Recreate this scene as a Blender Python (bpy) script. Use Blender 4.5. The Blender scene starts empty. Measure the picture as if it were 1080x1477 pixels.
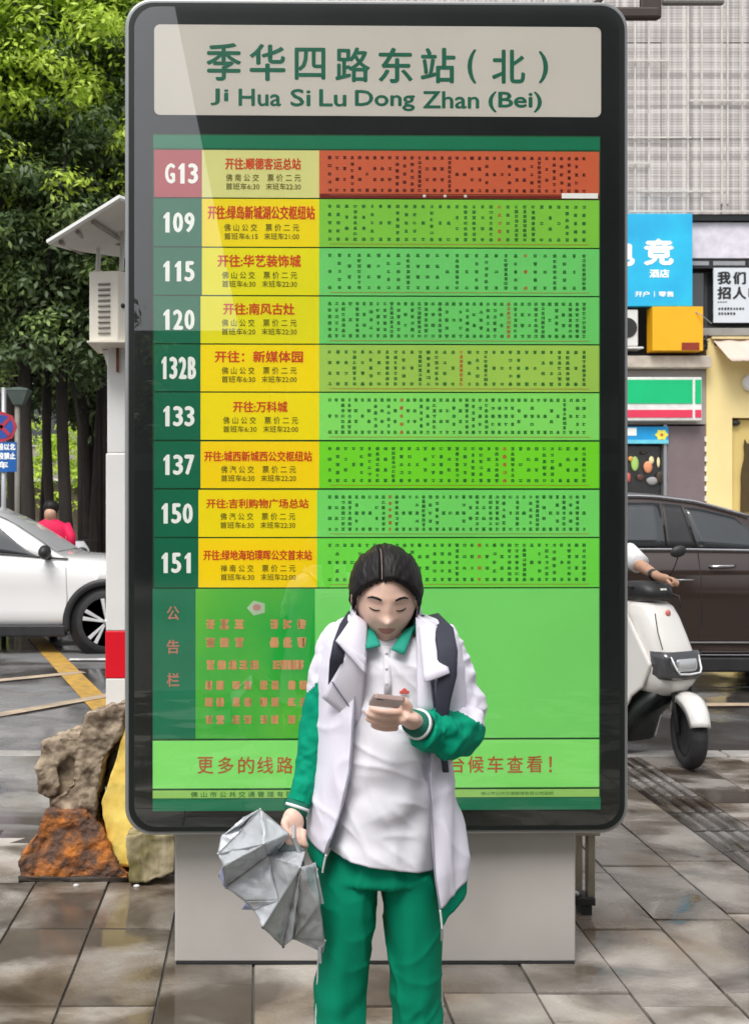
import bpy, bmesh, math, random
import numpy as np
from mathutils import Vector, Matrix, noise
random.seed(7)
SC = bpy.context.scene
COL = SC.collection
R = math.radians

# ------------------------------------------------------------------ camera
EYE = 1.55
FPX, CX, CY = 1500.0, 370.0, 740.0
cd = bpy.data.cameras.new("camera"); cam = bpy.data.objects.new("camera", cd); COL.objects.link(cam)
cam.location = (0, 0, EYE); cam.rotation_euler = (R(90), 0, 0)
cd.sensor_fit = 'HORIZONTAL'; cd.sensor_width = 36; cd.lens = 36 * FPX / 1080
cd.shift_x = (540 - CX) / 1080; cd.shift_y = 0.0
cd.clip_start = 0.05; cd.clip_end = 2000
cd.dof.use_dof = True; cd.dof.focus_distance = 3.2; cd.dof.aperture_fstop = 11.0
SC.camera = cam

# ------------------------------------------------------------------ sky, sun, exposure
w = bpy.data.worlds.new("World"); SC.world = w; w.use_nodes = True
nt = w.node_tree; nt.nodes.clear()
sky = nt.nodes.new("ShaderNodeTexSky"); sky.sky_type = 'NISHITA'; sky.sun_disc = False
sky.sun_elevation = R(62); sky.sun_rotation = R(200); sky.dust_density = 4.0; sky.air_density = 1.0
hs = nt.nodes.new("ShaderNodeHueSaturation"); hs.inputs['Saturation'].default_value = 0.22
bg = nt.nodes.new("ShaderNodeBackground"); bg.inputs[1].default_value = 0.15
wo = nt.nodes.new("ShaderNodeOutputWorld")
nt.links.new(sky.outputs[0], hs.inputs['Color']); nt.links.new(hs.outputs[0], bg.inputs[0]); nt.links.new(bg.outputs[0], wo.inputs[0])
sd = bpy.data.lights.new("sun", 'SUN'); sun = bpy.data.objects.new("sun", sd); COL.objects.link(sun)
sd.energy = 1.5; sd.angle = R(25); sd.color = (1, 0.97, 0.92)
sun.rotation_euler = (R(34), 0, R(-25))
SC.view_settings.view_transform = 'Standard'; SC.view_settings.look = 'None'
SC.view_settings.exposure = 0.45; SC.view_settings.gamma = 1.0; SC.view_settings.use_curve_mapping = False

# ------------------------------------------------------------------ helpers
def P(px, py, Y): return Vector(((px - CX) * Y / FPX, Y, EYE - (py - CY) * Y / FPX))
def lin(c):
    c /= 255.0
    return c / 12.92 if c <= 0.04045 else ((c + 0.055) / 1.055) ** 2.4
def S(r, g, b, k=1.0): return (min(1, lin(r) * k), min(1, lin(g) * k), min(1, lin(b) * k))

MATS = {}
def mat(name, col, rough=0.6, var=0.12, scale=6.0, bump=0.0, bscale=60.0, metal=0.0, coat=0.0, col2=None, spec=0.5,
        sheen=0.0, stretch=None, thresh=None, obj_random=0.0, sss=0.0, glow=0.0):
    if name in MATS: return MATS[name]
    m = bpy.data.materials.new(name); m.use_nodes = True; MATS[name] = m
    n = m.node_tree.nodes; l = m.node_tree.links
    b = n['Principled BSDF']
    b.inputs['Roughness'].default_value = rough; b.inputs['Metallic'].default_value = metal
    b.inputs['Specular IOR Level'].default_value = spec
    if coat: b.inputs['Coat Weight'].default_value = coat; b.inputs['Coat Roughness'].default_value = 0.06
    if sheen: b.inputs['Sheen Weight'].default_value = sheen
    if sss:
        b.inputs['Subsurface Weight'].default_value = sss; b.inputs['Subsurface Scale'].default_value = 0.01
        b.inputs['Subsurface Radius'].default_value = (1, .35, .2)
    tc = n.new('ShaderNodeTexCoord'); src = tc.outputs['Object']
    if stretch:
        mp = n.new('ShaderNodeMapping'); mp.inputs['Scale'].default_value = stretch
        l.new(src, mp.inputs[0]); src = mp.outputs[0]
    ns = n.new('ShaderNodeTexNoise'); ns.inputs['Scale'].default_value = scale; ns.inputs['Detail'].default_value = 6
    l.new(src, ns.inputs['Vector'])
    rp = n.new('ShaderNodeValToRGB')
    a, c = (thresh if thresh else (0.3, 0.7))
    rp.color_ramp.elements[0].position = a; rp.color_ramp.elements[1].position = c
    c2 = col2 if col2 else tuple(min(1, x * (1 + var)) for x in col)
    c1 = col if col2 else tuple(x * (1 - var) for x in col)
    rp.color_ramp.elements[0].color = (*c1, 1); rp.color_ramp.elements[1].color = (*c2, 1)
    l.new(ns.outputs[0], rp.inputs[0]); out = rp.outputs[0]
    if obj_random:
        oi = n.new('ShaderNodeObjectInfo'); mr = n.new('ShaderNodeMapRange')
        mr.inputs[3].default_value = 1 - obj_random; mr.inputs[4].default_value = 1 + obj_random
        l.new(oi.outputs['Random'], mr.inputs[0])
        hv = n.new('ShaderNodeHueSaturation'); l.new(mr.outputs[0], hv.inputs['Value']); l.new(out, hv.inputs['Color']); out = hv.outputs[0]
    l.new(out, b.inputs['Base Color'])
    if glow: l.new(out, b.inputs['Emission Color']); b.inputs['Emission Strength'].default_value = glow
    if bump:
        nb = n.new('ShaderNodeTexNoise'); nb.inputs['Scale'].default_value = bscale; nb.inputs['Detail'].default_value = 5
        l.new(src, nb.inputs['Vector'])
        bp = n.new('ShaderNodeBump'); bp.inputs['Strength'].default_value = bump; bp.inputs['Distance'].default_value = 0.01
        l.new(nb.outputs[0], bp.inputs['Height']); l.new(bp.outputs[0], b.inputs['Normal'])
    return m

def glass_pane(name, tint=(1, 1, 1), k=1.0, rough=0.0):
    m = bpy.data.materials.new(name); m.use_nodes = True; MATS[name] = m
    n = m.node_tree.nodes; l = m.node_tree.links; n.clear()
    o = n.new('ShaderNodeOutputMaterial'); t = n.new('ShaderNodeBsdfTransparent'); t.inputs[0].default_value = (*tint, 1)
    g = n.new('ShaderNodeBsdfGlossy'); g.inputs['Roughness'].default_value = rough
    f = n.new('ShaderNodeFresnel'); ge = n.new('ShaderNodeNewGeometry'); mi_ = n.new('ShaderNodeMapRange'); mi_.inputs[3].default_value = 1.5; mi_.inputs[4].default_value = 1/1.5
    l.new(ge.outputs['Backfacing'], mi_.inputs[0]); l.new(mi_.outputs[0], f.inputs[0])
    mu = n.new('ShaderNodeMath'); mu.operation = 'MULTIPLY'; mu.inputs[1].default_value = 1.6 * k; mu.use_clamp = True
    x = n.new('ShaderNodeMixShader')
    l.new(f.outputs[0], mu.inputs[0]); l.new(mu.outputs[0], x.inputs[0]); l.new(t.outputs[0], x.inputs[1]); l.new(g.outputs[0], x.inputs[2])
    l.new(x.outputs[0], o.inputs[0])
    return m

def tag(o, label=None, cat=None, group=None, kind=None):
    if label: o['label'] = label
    if cat: o['category'] = cat
    if group: o['group'] = group
    if kind: o['kind'] = kind
    return o
def empty(name, loc, rz=0.0, label=None, cat=None, group=None):
    o = bpy.data.objects.new(name, None); COL.objects.link(o); o.location = loc; o.rotation_euler = (0, 0, rz)
    o.empty_display_size = 0.1
    return tag(o, label, cat, group)

def world_of(o):
    M = Matrix.Identity(4); ch = []
    while o: ch.append(o); o = o.parent
    for q in reversed(ch): M = M @ (Matrix.Translation(q.location) @ q.rotation_euler.to_matrix().to_4x4())
    return M

class MB:
    def __init__(s): s.v = []; s.f = []; s.mi = []; s.m = 0
    def add(s, vs, fs):
        b = len(s.v); s.v += [Vector(v) for v in vs]
        for f in fs: s.f.append([i + b for i in f]); s.mi.append(s.m)
        return s
    def box(s, x0, x1, y0, y1, z0, z1):
        return s.add([(x0,y0,z0),(x1,y0,z0),(x1,y1,z0),(x0,y1,z0),(x0,y0,z1),(x1,y0,z1),(x1,y1,z1),(x0,y1,z1)],
                     [(0,3,2,1),(4,5,6,7),(0,1,5,4),(1,2,6,5),(2,3,7,6),(3,0,4,7)])
    def obox(s, c, sx, sy, sz, M):
        vs = [Vector(c) + M @ Vector((a*sx/2, b*sy/2, d*sz/2)) for d in (-1,1) for a, b in ((-1,-1),(1,-1),(1,1),(-1,1))]
        return s.add(vs, [(0,3,2,1),(4,5,6,7),(0,1,5,4),(1,2,6,5),(2,3,7,6),(3,0,4,7)])
    def prism(s, poly, y0, y1):   # poly [(x,z)] counter-clockwise seen from -y
        n = len(poly)
        vs = [(x, y0, z) for x, z in poly] + [(x, y1, z) for x, z in poly]
        return s.add(vs, [tuple(range(n)), tuple(range(2*n-1, n-1, -1))] + [((i+1) % n, i, n+i, n+(i+1) % n) for i in range(n)])
    def prismx(s, poly, x0, x1):  # poly [(y,z)]
        n = len(poly)
        vs = [(x0, y, z) for y, z in poly] + [(x1, y, z) for y, z in poly]
        return s.add(vs, [tuple(range(n)), tuple(range(2*n-1, n-1, -1))] + [((i+1) % n, i, n+i, n+(i+1) % n) for i in range(n)])
    def loft(s, rings, caps=True, closed=True):
        n = len(rings[0]); b = []; vs = []
        for r in rings: vs += list(r)
        fs = []
        for i in range(len(rings)-1):
            for j in range(n if closed else n-1):
                k = (j+1) % n
                fs.append((i*n+j, i*n+k, (i+1)*n+k, (i+1)*n+j))
        if caps and closed:
            fs.append(tuple(range(n-1, -1, -1))); fs.append(tuple((len(rings)-1)*n + j for j in range(n)))
        return s.add(vs, fs)
    def tube(s, pts, rad, n=10, flat=None, caps=True, up=None):
        pts = [Vector(p) for p in pts]; rings = []
        if not hasattr(rad, '__len__'): rad = [rad]*len(pts)
        ref = Vector(up) if up else None; prev = None
        for i, p in enumerate(pts):
            t = (pts[min(i+1, len(pts)-1)] - pts[max(i-1, 0)]).normalized()
            if ref is not None: a = ref - t*ref.dot(t)
            elif prev is None:
                a = Vector((0, 0, 1)) if abs(t.z) < 0.9 else Vector((0, 1, 0)); a = a - t*a.dot(t)
            else: a = prev - t*prev.dot(t)
            a.normalize(); prev = a; bb = t.cross(a)
            r = rad[i]; ra, rb = r if hasattr(r, '__len__') else (r, r)
            rings.append([p + a*(math.cos(2*math.pi*k/n)*ra) + bb*(math.sin(2*math.pi*k/n)*rb) for k in range(n)])
        return s.loft(rings, caps)
    def sphere(s, c, r, M=None, nu=16, nv=10):
        c = Vector(c); r = Vector(r) if hasattr(r, '__len__') else Vector((r, r, r)); rings = []
        for i in range(nv+1):
            th = math.pi*(i+0.02)/(nv+0.04)
            ring = []
            for j in range(nu):
                ph = 2*math.pi*j/nu
                d = Vector((math.sin(th)*math.cos(ph)*r.x, math.sin(th)*math.sin(ph)*r.y, -math.cos(th)*r.z))
                ring.append(c + (M @ d if M else d))
            rings.append(ring)
        return s.loft(rings)
    def lathe(s, prof, c, axis='y', n=32, closed_prof=False):   # prof [(r, h)]
        c = Vector(c); rings = []
        for r, h in prof:
            ring = []
            for k in range(n):
                a = 2*math.pi*k/n
                if axis == 'y': ring.append(c + Vector((r*math.cos(a), h, r*math.sin(a))))
                elif axis == 'x': ring.append(c + Vector((h, r*math.cos(a), r*math.sin(a))))
                else: ring.append(c + Vector((r*math.cos(a), r*math.sin(a), h)))
            rings.append(ring)
        return s.loft(rings)
    def rrect(s, x0, x1, z0, z1, y0, y1, rad, seg=8):
        return s.prism(rr(x0, x1, z0, z1, rad, seg), y0, y1)
    def build(s, name, mats, parent=None, smooth=False, bevel=0.0, subsurf=0, world=True, solid=0.0, fix=True):
        me = bpy.data.meshes.new(name)
        vs = s.v
        if parent is not None and world:
            Mi = world_of(parent).inverted(); vs = [Mi @ v for v in vs]
        me.from_pydata([tuple(v) for v in vs], [], s.f)
        for m in (mats if isinstance(mats, (list, tuple)) else [mats]): me.materials.append(m)
        me.polygons.foreach_set('material_index', s.mi)
        if name.endswith('_lettering') or name == 'punctuation': fix = False
        if fix:
            bm = bmesh.new(); bm.from_mesh(me); bmesh.ops.recalc_face_normals(bm, faces=bm.faces); bm.to_mesh(me); bm.free()
        if smooth: me.polygons.foreach_set('use_smooth', [True]*len(me.polygons))
        o = bpy.data.objects.new(name, me); COL.objects.link(o)
        if name.endswith('_lettering') or name == 'punctuation': o['kind'] = 'stuff'
        if parent is not None: o.parent = parent
        if solid:
            md = o.modifiers.new('s', 'SOLIDIFY'); md.thickness = solid; md.offset = 0
        if bevel:
            md = o.modifiers.new('b', 'BEVEL'); md.width = bevel; md.segments = 2; md.limit_method = 'ANGLE'; md.angle_limit = R(40)
        if subsurf:
            md = o.modifiers.new('ss', 'SUBSURF'); md.levels = subsurf; md.render_levels = subsurf
        return o

def rr(x0, x1, z0, z1, rad, seg=8):
    pts = []
    for cx, cz, a0 in ((x1-rad, z0+rad, -90), (x1-rad, z1-rad, 0), (x0+rad, z1-rad, 90), (x0+rad, z0+rad, 180)):
        for k in range(seg+1):
            a = R(a0 + 90*k/seg); pts.append((cx + rad*math.cos(a), cz + rad*math.sin(a)))
    return pts

def bake(o):      # apply modifiers
    dg = bpy.context.evaluated_depsgraph_get(); dg.update()
    me = bpy.data.meshes.new_from_object(o.evaluated_get(dg)); o.modifiers.clear(); o.data = me
    return o

TC = {}
def glyphs(s, bold=0.0):
    key = (s, bold)
    if key not in TC:
        c = bpy.data.curves.new('lettering', 'FONT'); c.body = s; c.offset = bold; c.resolution_u = 3; c.fill_mode = 'BOTH'
        o = bpy.data.objects.new('lettering', c); COL.objects.link(o)
        dg = bpy.context.evaluated_depsgraph_get()
        me = bpy.data.meshes.new_from_object(o.evaluated_get(dg))
        vs = [(v.co.x, v.co.y) for v in me.vertices]; fs = [tuple(p.vertices) for p in me.polygons]
        bpy.data.objects.remove(o); bpy.data.curves.remove(c); bpy.data.meshes.remove(me)
        if vs:
            xs = [v[0] for v in vs]; ys = [v[1] for v in vs]
            TC[key] = (vs, fs, min(xs), max(xs), min(ys), max(ys))
        else: TC[key] = None
    return TC[key]
def write(mb, s, x0, x1, z0, z1, y, bold=0.0):   # fit the text's own box into x0..x1, z0..z1 on plane y facing -y
    if s == '1' and bold:
        w_, h_ = x1-x0, z1-z0
        mb.add([(x0+w_*.30, y, z0), (x1, y, z0), (x1, y, z1), (x0+w_*.55, y, z1), (x0, y, z1-h_*.20), (x0, y, z1-h_*.33), (x0+w_*.30, y, z1-h_*.27)], [(0,1,2,3,6),(3,4,5,6)]); return
    g = glyphs(s)
    if not g: return
    vs, fs, a, b, c, d = g
    sh = [(0, 0)] if not bold else [(-1, 0), (1, 0), (0, .8), (0, -.8), (0, 0)]
    e = bold*(z1-z0) if len(s) > 1 or ord(s[0]) > 255 else bold*(z1-z0)*.9
    x0 += e; x1 -= e; z0 += e*.8; z1 -= e*.8
    for k, (dx, dz) in enumerate(sh):
        mb.add([(x0 + (vx-a)/(b-a)*(x1-x0) + dx*e, y-.00008*k, z0 + (vy-c)/(d-c)*(z1-z0) + dz*e) for vx, vy in vs], fs)
def fake_char(mb, cx, cz, w, h, y, rnd):   # an illegible little printed character
    n = rnd.choice((2, 3, 3, 4)); t = h*0.11
    for k in range(n):
        z = cz - h/2 + h*(k+0.5)/n; ww = w*rnd.uniform(0.6, 1)
        mb.add([(cx-ww/2, y, z-t), (cx+ww/2, y, z-t), (cx+ww/2, y, z+t), (cx-ww/2, y, z+t)], [(0,1,2,3)])
    for k in range(rnd.choice((1, 2, 2))):
        x = cx + w*rnd.uniform(-0.38, 0.38); hh = h*rnd.uniform(0.6, 1)
        mb.add([(x-t*.9, y-.0002, cz-hh/2), (x+t*.9, y-.0002, cz-hh/2), (x+t*.9, y-.0002, cz+hh/2), (x-t*.9, y-.0002, cz+hh/2)], [(0,1,2,3)])
def interp(tab, y):
    if y <= tab[0][0]: return tab[0][1:]
    for a, b in zip(tab, tab[1:]):
        if y <= b[0]:
            t = (y-a[0])/(b[0]-a[0]); return [p+(q-p)*t for p, q in zip(a[1:], b[1:])]
    return tab[-1][1:]
def smoothpath(pts, n):    # Catmull-Rom through tuples
    out = []; m = len(pts)
    for i in range(m-1):
        p0, p1, p2, p3 = [np.array(pts[max(0, min(m-1, i+k))], float) for k in (-1, 0, 1, 2)]
        for k in range(n):
            t = k/n
            out.append(0.5*((2*p1) + (-p0+p2)*t + (2*p0-5*p1+4*p2-p3)*t*t + (-p0+3*p1-3*p2+p3)*t**3))
    out.append(np.array(pts[-1], float)); return out

# ------------------------------------------------------------------ materials
M_steel = mat('brushed aluminium', S(176, 178, 180), 0.35, .05, 40, metal=0.7)
M_black = mat('black paint', (0.012, 0.016, 0.015), 0.35, .2, 3, spec=.4)
M_dark = mat('dark plastic', (0.02, 0.02, 0.022), 0.5, .2, 8, bump=.15, bscale=200)
M_rubber = mat('tyre rubber', (0.022, 0.022, 0.024), 0.7, .25, 20, bump=.3, bscale=150)
M_chrome = mat('chrome trim', (0.7, 0.7, 0.72), 0.15, .05, 10, metal=1)
M_white_paint = mat('white painted metal', (0.74, 0.73, 0.71), 0.5, .06, 4, bump=.08, bscale=40)
M_window = mat('dark window glass', (0.03, 0.035, 0.038), 0.06, .2, 2, spec=1.0)
M_concrete = mat('concrete', (0.33, 0.31, 0.28), 0.85, .2, 5, bump=.5, bscale=30)
M_skin = mat('skin', (0.74, 0.50, 0.40), 0.5, .06, 20, bump=.05, bscale=200, sss=.15)
M_skin_rider = mat('tanned skin', (0.45, 0.26, 0.17), 0.5, .06, 20)
M_hair = mat('black hair', (0.012, 0.010, 0.010), 0.5, .3, 80, bump=.35, bscale=120, stretch=(1, .2, .2), spec=.25)

# ------------------------------------------------------------------ ground
def wetmat(name, c1, c2, stain, scale=2.1, lo=.04, hi=.50, objr=.1):
    m = mat(name, c1, 0.5, scale=2.5, col2=c2, bump=.35, bscale=55, obj_random=objr, thresh=(.32, .68))
    n = m.node_tree.nodes; l = m.node_tree.links; b = n['Principled BSDF']
    geo = n.new('ShaderNodeNewGeometry')
    mp = n.new('ShaderNodeMapping'); mp.inputs['Scale'].default_value = (1.0, 1.5, 1); l.new(geo.outputs['Position'], mp.inputs[0])
    ns = n.new('ShaderNodeTexNoise'); ns.noise_dimensions = '4D'; ns.inputs['Scale'].default_value = scale; ns.inputs['Detail'].default_value = 6; ns.inputs['Distortion'].default_value = .6
    oi_ = n.new('ShaderNodeObjectInfo'); mo = n.new('ShaderNodeMath'); mo.operation = 'MULTIPLY'; mo.inputs[1].default_value = .55; l.new(oi_.outputs['Random'], mo.inputs[0]); l.new(mo.outputs[0], ns.inputs['W'])
    l.new(mp.outputs[0], ns.inputs['Vector'])
    r = n.new('ShaderNodeMapRange'); r.inputs[1].default_value = .46; r.inputs[2].default_value = .60
    r.inputs[3].default_value = lo; r.inputs[4].default_value = hi; l.new(ns.outputs[0], r.inputs[0]); l.new(r.outputs[0], b.inputs['Roughness'])
    # wet stone is darker; brown stains
    src = b.inputs['Base Color'].links[0].from_socket
    mx = n.new('ShaderNodeMix'); mx.data_type = 'RGBA'; mx.blend_type = 'MULTIPLY'; mx.inputs[7].default_value = (.33, .30, .27, 1)
    r2 = n.new('ShaderNodeMapRange'); r2.inputs[1].default_value = .60; r2.inputs[2].default_value = .42; l.new(ns.outputs[0], r2.inputs[0])
    l.new(r2.outputs[0], mx.inputs[0]); l.new(src, mx.inputs[6])
    n2 = n.new('ShaderNodeTexNoise'); n2.inputs['Scale'].default_value = 1.9; n2.inputs['Detail'].default_value = 4
    mp2 = n.new('ShaderNodeMapping'); mp2.inputs['Location'].default_value = (5, 9, 1); l.new(geo.outputs['Position'], mp2.inputs[0]); l.new(mp2.outputs[0], n2.inputs['Vector'])
    r3 = n.new('ShaderNodeMapRange'); r3.inputs[1].default_value = .50; r3.inputs[2].default_value = .66; r3.inputs[4].default_value = .85; l.new(n2.outputs[0], r3.inputs[0])
    m2 = n.new('ShaderNodeMix'); m2.data_type = 'RGBA'; m2.blend_type = 'MULTIPLY'; m2.inputs[7].default_value = (*stain, 1)
    l.new(r3.outputs[0], m2.inputs[0]); l.new(mx.outputs[2], m2.inputs[6]); l.new(m2.outputs[2], b.inputs['Base Color'])
    bp = [k for k in n if k.type == 'BUMP'][0]
    r4 = n.new('ShaderNodeMapRange'); r4.inputs[1].default_value = .42; r4.inputs[2].default_value = .60; r4.inputs[3].default_value = .03; r4.inputs[4].default_value = .45
    l.new(ns.outputs[0], r4.inputs[0]); l.new(r4.outputs[0], bp.inputs['Strength'])
    return m
M_tile = wetmat('wet granite paving', (0.235, 0.212, 0.187), (0.43, 0.398, 0.358), (.64, .54, .43), objr=.28)
M_tact = wetmat('grey tactile paving', (0.20, 0.185, 0.175), (0.27, 0.25, 0.235), (.62, .52, .42))
M_mortar = mat('dark mortar', (0.10, 0.095, 0.085), 0.8, .3, 8, bump=.3)
M_asph = wetmat('wet asphalt', (0.13, 0.13, 0.135), (0.19, 0.19, 0.195), (.8, .75, .7), scale=.8, lo=.10, hi=.45, objr=0)
M_kerb = mat('granite kerb stone', (0.34, 0.32, 0.30), 0.55, .2, 9, bump=.3, obj_random=.1)

g = MB().add([(-900,-900,-.3),(900,-900,-.3),(900,900,-.3),(-900,900,-.3)], [(0,1,2,3)]).build('ground', mat('distant ground', (.2,.19,.17), .9))
tag(g, kind='structure')
pave = MB().box(-12, 16, -22, 6.6, -.28, -.012).build('pavement', M_mortar); tag(pave, kind='structure')
road = MB().add([(-60,6.7,-.12),(60,6.7,-.12),(60,15.6,-.12),(-60,15.6,-.12)], [(0,1,2,3)]).build('road', M_asph); tag(road, kind='structure')
fp = MB().box(-60, 60, 15.6, 60, -.28, 0).build('far_pavement', mat('far paving', (.30,.28,.26), .6, .15, 2, bump=.2)); tag(fp, kind='structure')
TW, TL = .3035, .60
X0 = P(880, 1397, 1500*EYE/657).x      # a long joint seen in the photograph
def tile_mesh(w, l, seed):
    rnd = random.Random(seed); b = MB()
    g_ = .0035; n = 1
    z = [rnd.uniform(-.0025, .0025) for _ in range(4)]
    vs = [(g_,g_,-.03),(w-g_,g_,-.03),(w-g_,l-g_,-.03),(g_,l-g_,-.03),
          (g_,g_,-.006+z[0]),(w-g_,g_,-.006+z[1]),(w-g_,l-g_,-.006+z[2]),(g_,l-g_,-.006+z[3]),
          (g_+.0015,g_+.0015,z[0]),(w-g_-.0015,g_+.0015,z[1]),(w-g_-.0015,l-g_-.0015,z[2]),(g_+.0015,l-g_-.0015,z[3])]
    b.add(vs, [(0,1,5,4),(1,2,6,5),(2,3,7,6),(3,0,4,7),(4,5,9,8),(5,6,10,9),(6,7,11,10),(7,4,8,11),(8,9,10,11)])
    return b
tvars = []
for k in range(6):
    o = tile_mesh(TW, TL, k).build('paving_tile', M_tile); tvars.append(o.data); bpy.data.objects.remove(o)
bt = tile_mesh(TW, TW, 50); bt.m = 1
for k in range(4):
    x = .045 + k*.07
    bt.add([(x,.02,.0),(x+.035,.02,.0),(x+.035,.285,.0),(x,.285,.0),(x+.006,.026,.008),(x+.029,.026,.008),(x+.029,.279,.008),(x+.006,.279,.008)],
           [(4,5,6,7),(0,1,5,4),(1,2,6,5),(2,3,7,6),(3,0,4,7)])
o = bt.build('tactile_tile', [wetmat('dark tactile base', (.075,.068,.062), (.12,.11,.10), (.6,.5,.4)), M_tact]); tact = o.data; bpy.data.objects.remove(o)  # base between the ribs is coloured darker so the ribs stand out
rnd = random.Random(3)
nb = MB()
for i in range(-10, 13):
    x = X0 + i*TW
    if i == 3:
        for j in range(14):
            o = bpy.data.objects.new('tactile_tile', tact); COL.objects.link(o); o.parent = pave; o.location = (x, 6.56-(j+1)*TW, rnd.uniform(-.001,.001))
        last = 6.56 - 14*TW
    else:
        off = rnd.choice((.3, .15, .42)) if (i > 1 or i < -3) else rnd.choice((.3, .21))
        ys = [(6.56-off, off)]; y = 6.56-off
        while y > 2.6: y -= TL; ys.append((y, TL))
        for yy, L in ys:
            if x + TW < -.55 and yy > 4.6: continue
            o = bpy.data.objects.new('paving_tile', rnd.choice(tvars)); COL.objects.link(o); o.parent = pave
            o.location = (x, yy, rnd.uniform(-.002, .002)); o.scale = (1, L/TL, 1)
        last = y
    for j in range(7):      # nearer than the picture's lower edge the same paving goes on as one part
        t = tile_mesh(TW, TL, i*7+j); nb.add([v+Vector((x, last-(j+1)*TL, 0)) for v in t.v], t.f)
o = nb.build('paving_tile_field', M_tile, pave); tag(o, kind='stuff')
xe_ = X0 - 10*TW
while xe_ + TW < -.55: xe_ += TW
b = MB().box(-12, xe_-.004, 4.86, 6.598, -.2, .001); o = b.build('driveway_slab', wetmat('wet worn concrete', (.30,.29,.28), (.42,.41,.40), (.75,.7,.62), scale=1.3), pave)
for i in range(26):
    k = MB().box(-12+i*1.0+.004, -11+i*1.0-.004, 6.605, 6.75, -.25, .004).build('kerb_stone', M_kerb, pave, bevel=.012)
for i in range(60):
    MB().box(-30+i*1.0+.004, -29+i*1.0-.004, 15.45, 15.6, -.25, .01).build('kerb_stone', M_kerb, fp, bevel=.012) if -8 < -30+i < 13 else None
M_ylw = mat('worn yellow road paint', S(205,160,60), .5, scale=9, col2=S(150,120,70), bump=.3)
M_pk = mat('worn pale road paint', S(200,178,150), .5, scale=6, col2=S(150,135,118), bump=.3)
M_wh = mat('worn white road paint', S(225,225,222), .5, scale=6, col2=S(160,160,158), bump=.3)
def rp(px, py): 
    Y = (EYE+.12)*FPX/(py-CY); return Vector(((px-CX)*Y/FPX, Y, -.116))
LN = [0]
def line(a, b, wd, m, name='road_marking'):
    a = rp(*a); b = rp(*b); d = (b-a).normalized(); s = Vector((-d.y, d.x, 0))*wd/2
    LN[0] += .0025; up = Vector((0,0,LN[0])); o = MB().add([a-s+up, b-s+up, b+s+up, a+s+up], [(0,1,2,3)]).build(name, m, road)
    return o
line((52, 922), (165, 1040), .22, M_ylw)
line((-60, 990), (120, 972), .15, M_pk); line((-60, 1045), (190, 1000), .14, M_pk)
line((880, 1020), (1300, 1020), .14, M_pk); line((880, 1000), (1300, 990), .10, M_wh); line((100, 955), (400, 955), .15, M_wh)
# ================================================================== the bus stop board
YS = 3.5
board = empty('bus_stop_board', ((540-CX)*YS/FPX, YS, 0), R(0.8), 'tall black framed bus stop board listing green and yellow routes on a white plinth', 'bus stop sign')
def lx(px): return (px-540)*YS/FPX
def lz(py): return EYE-(py-CY)*YS/FPX
L = dict(world=False)
M_rim = mat('silver rim', S(150,152,152), .35, .05, 5, metal=.55)
MB().rrect(lx(182), lx(903.5), lz(1202), lz(6.5), -.028, .15, .092, 10).build('rim', M_rim, board, bevel=.008, **L)
MB().rrect(lx(187.5), lx(897.5), lz(1196), lz(13), -.034, -.02, .082, 10).build('front_panel', M_black, board, bevel=.002, **L)
M_plinth = mat('warm grey powder coat', S(186,181,176,.92), .45, .07, 3.5, bump=.05, bscale=30)
pl = MB().box((252-CX)*3.566/FPX, (830-CX)*3.566/FPX, 3.566, 3.67, 0.006, lz(1202)-.001).build('plinth', M_plinth, board, bevel=.006)
MB().box((254-CX)*3.566/FPX, (828-CX)*3.566/FPX, 3.56, 3.60, 0.0, .0058).build('plinth_gap', M_dark, board)
MB().box((575-CX)*3.5/FPX, (605-CX)*3.5/FPX, 3.49, 3.5, lz(1203)-.0065, lz(1203)).build('latch', M_steel, board)
# ---- header
def sq(r, g, b, k=1.0): return S(r, g, b, k)
M_head = mat('cream title acrylic', S(214,208,196,.92), .4, .03, 2, glow=.10)
M_green_ink = mat('dark green ink', S(16,116,86,.9), .45, .05, 5)
title = MB().rrect(lx(224), lx(863), lz(174), lz(45), -.0352, -.033, .02, 6).build('title_panel', M_head, board, **L)
YT = -.0358
for ch, x0, x1, y0, y1 in (('季',298,348,71,125),('华',359.5,411,72,125),('四',424,468,77,123),('路',482,532,76,126),('东',543.5,593,76,127),
                           ('站',604,654,76,127),('(',671,684,78,127),('北',706,754,78,127),(')',773,787,80,126)):
    t = MB(); write(t, ch, lx(x0), lx(x1), lz(y1), lz(y0), YT, .022); t.build('character', M_green_ink, title, **L, fix=False)
for wd, x0, x1, y0, y1 in (('Ji',304,330,136,160),('Hua',344,405,136,161),('Si',418,447,136,161),('Lu',459,498,136,161),('Dong',510,596,137,167),
                         ('Zhan',607,688,138,163),('(Bei)',701,778,138,168)):
    t = MB(); write(t, wd, lx(x0), lx(x1), lz(y1), lz(y0), YT, .03); t.build('romanised_word', M_green_ink, title, **L, fix=False)
def strip(name, x0, x1, y0, y1, m, d=-.036, parent=board, th=.0012):
    return MB().box(lx(x0), lx(x1), d, d+th+.0015, lz(y1), lz(y0)).build(name, m, parent, **L)
M_dg = mat('deep green print', S(14,122,84,.9), .4, .06, 3, glow=.16)
M_foot = mat('pale green print', S(160,214,110,.9), .4, .04, 3, glow=.16)
M_back = mat('poster backing green', S(40,110,60,.6), .5, .1, 3)
poster = strip('poster_backing', 222, 862, 201, 1167, M_back, -.0352)
strip('header_band', 223, 861, 203, 221.5, M_dg)
M_white_ink = mat('white ink', S(238,240,232), .45, .02, 5, glow=.16)
M_red_ink = mat('red ink', S(226,80,30,1.0), .45, .05, 5)
M_dark_ink = mat('brownish ink', S(122,114,26,.8), .5, .1, 5)
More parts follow.
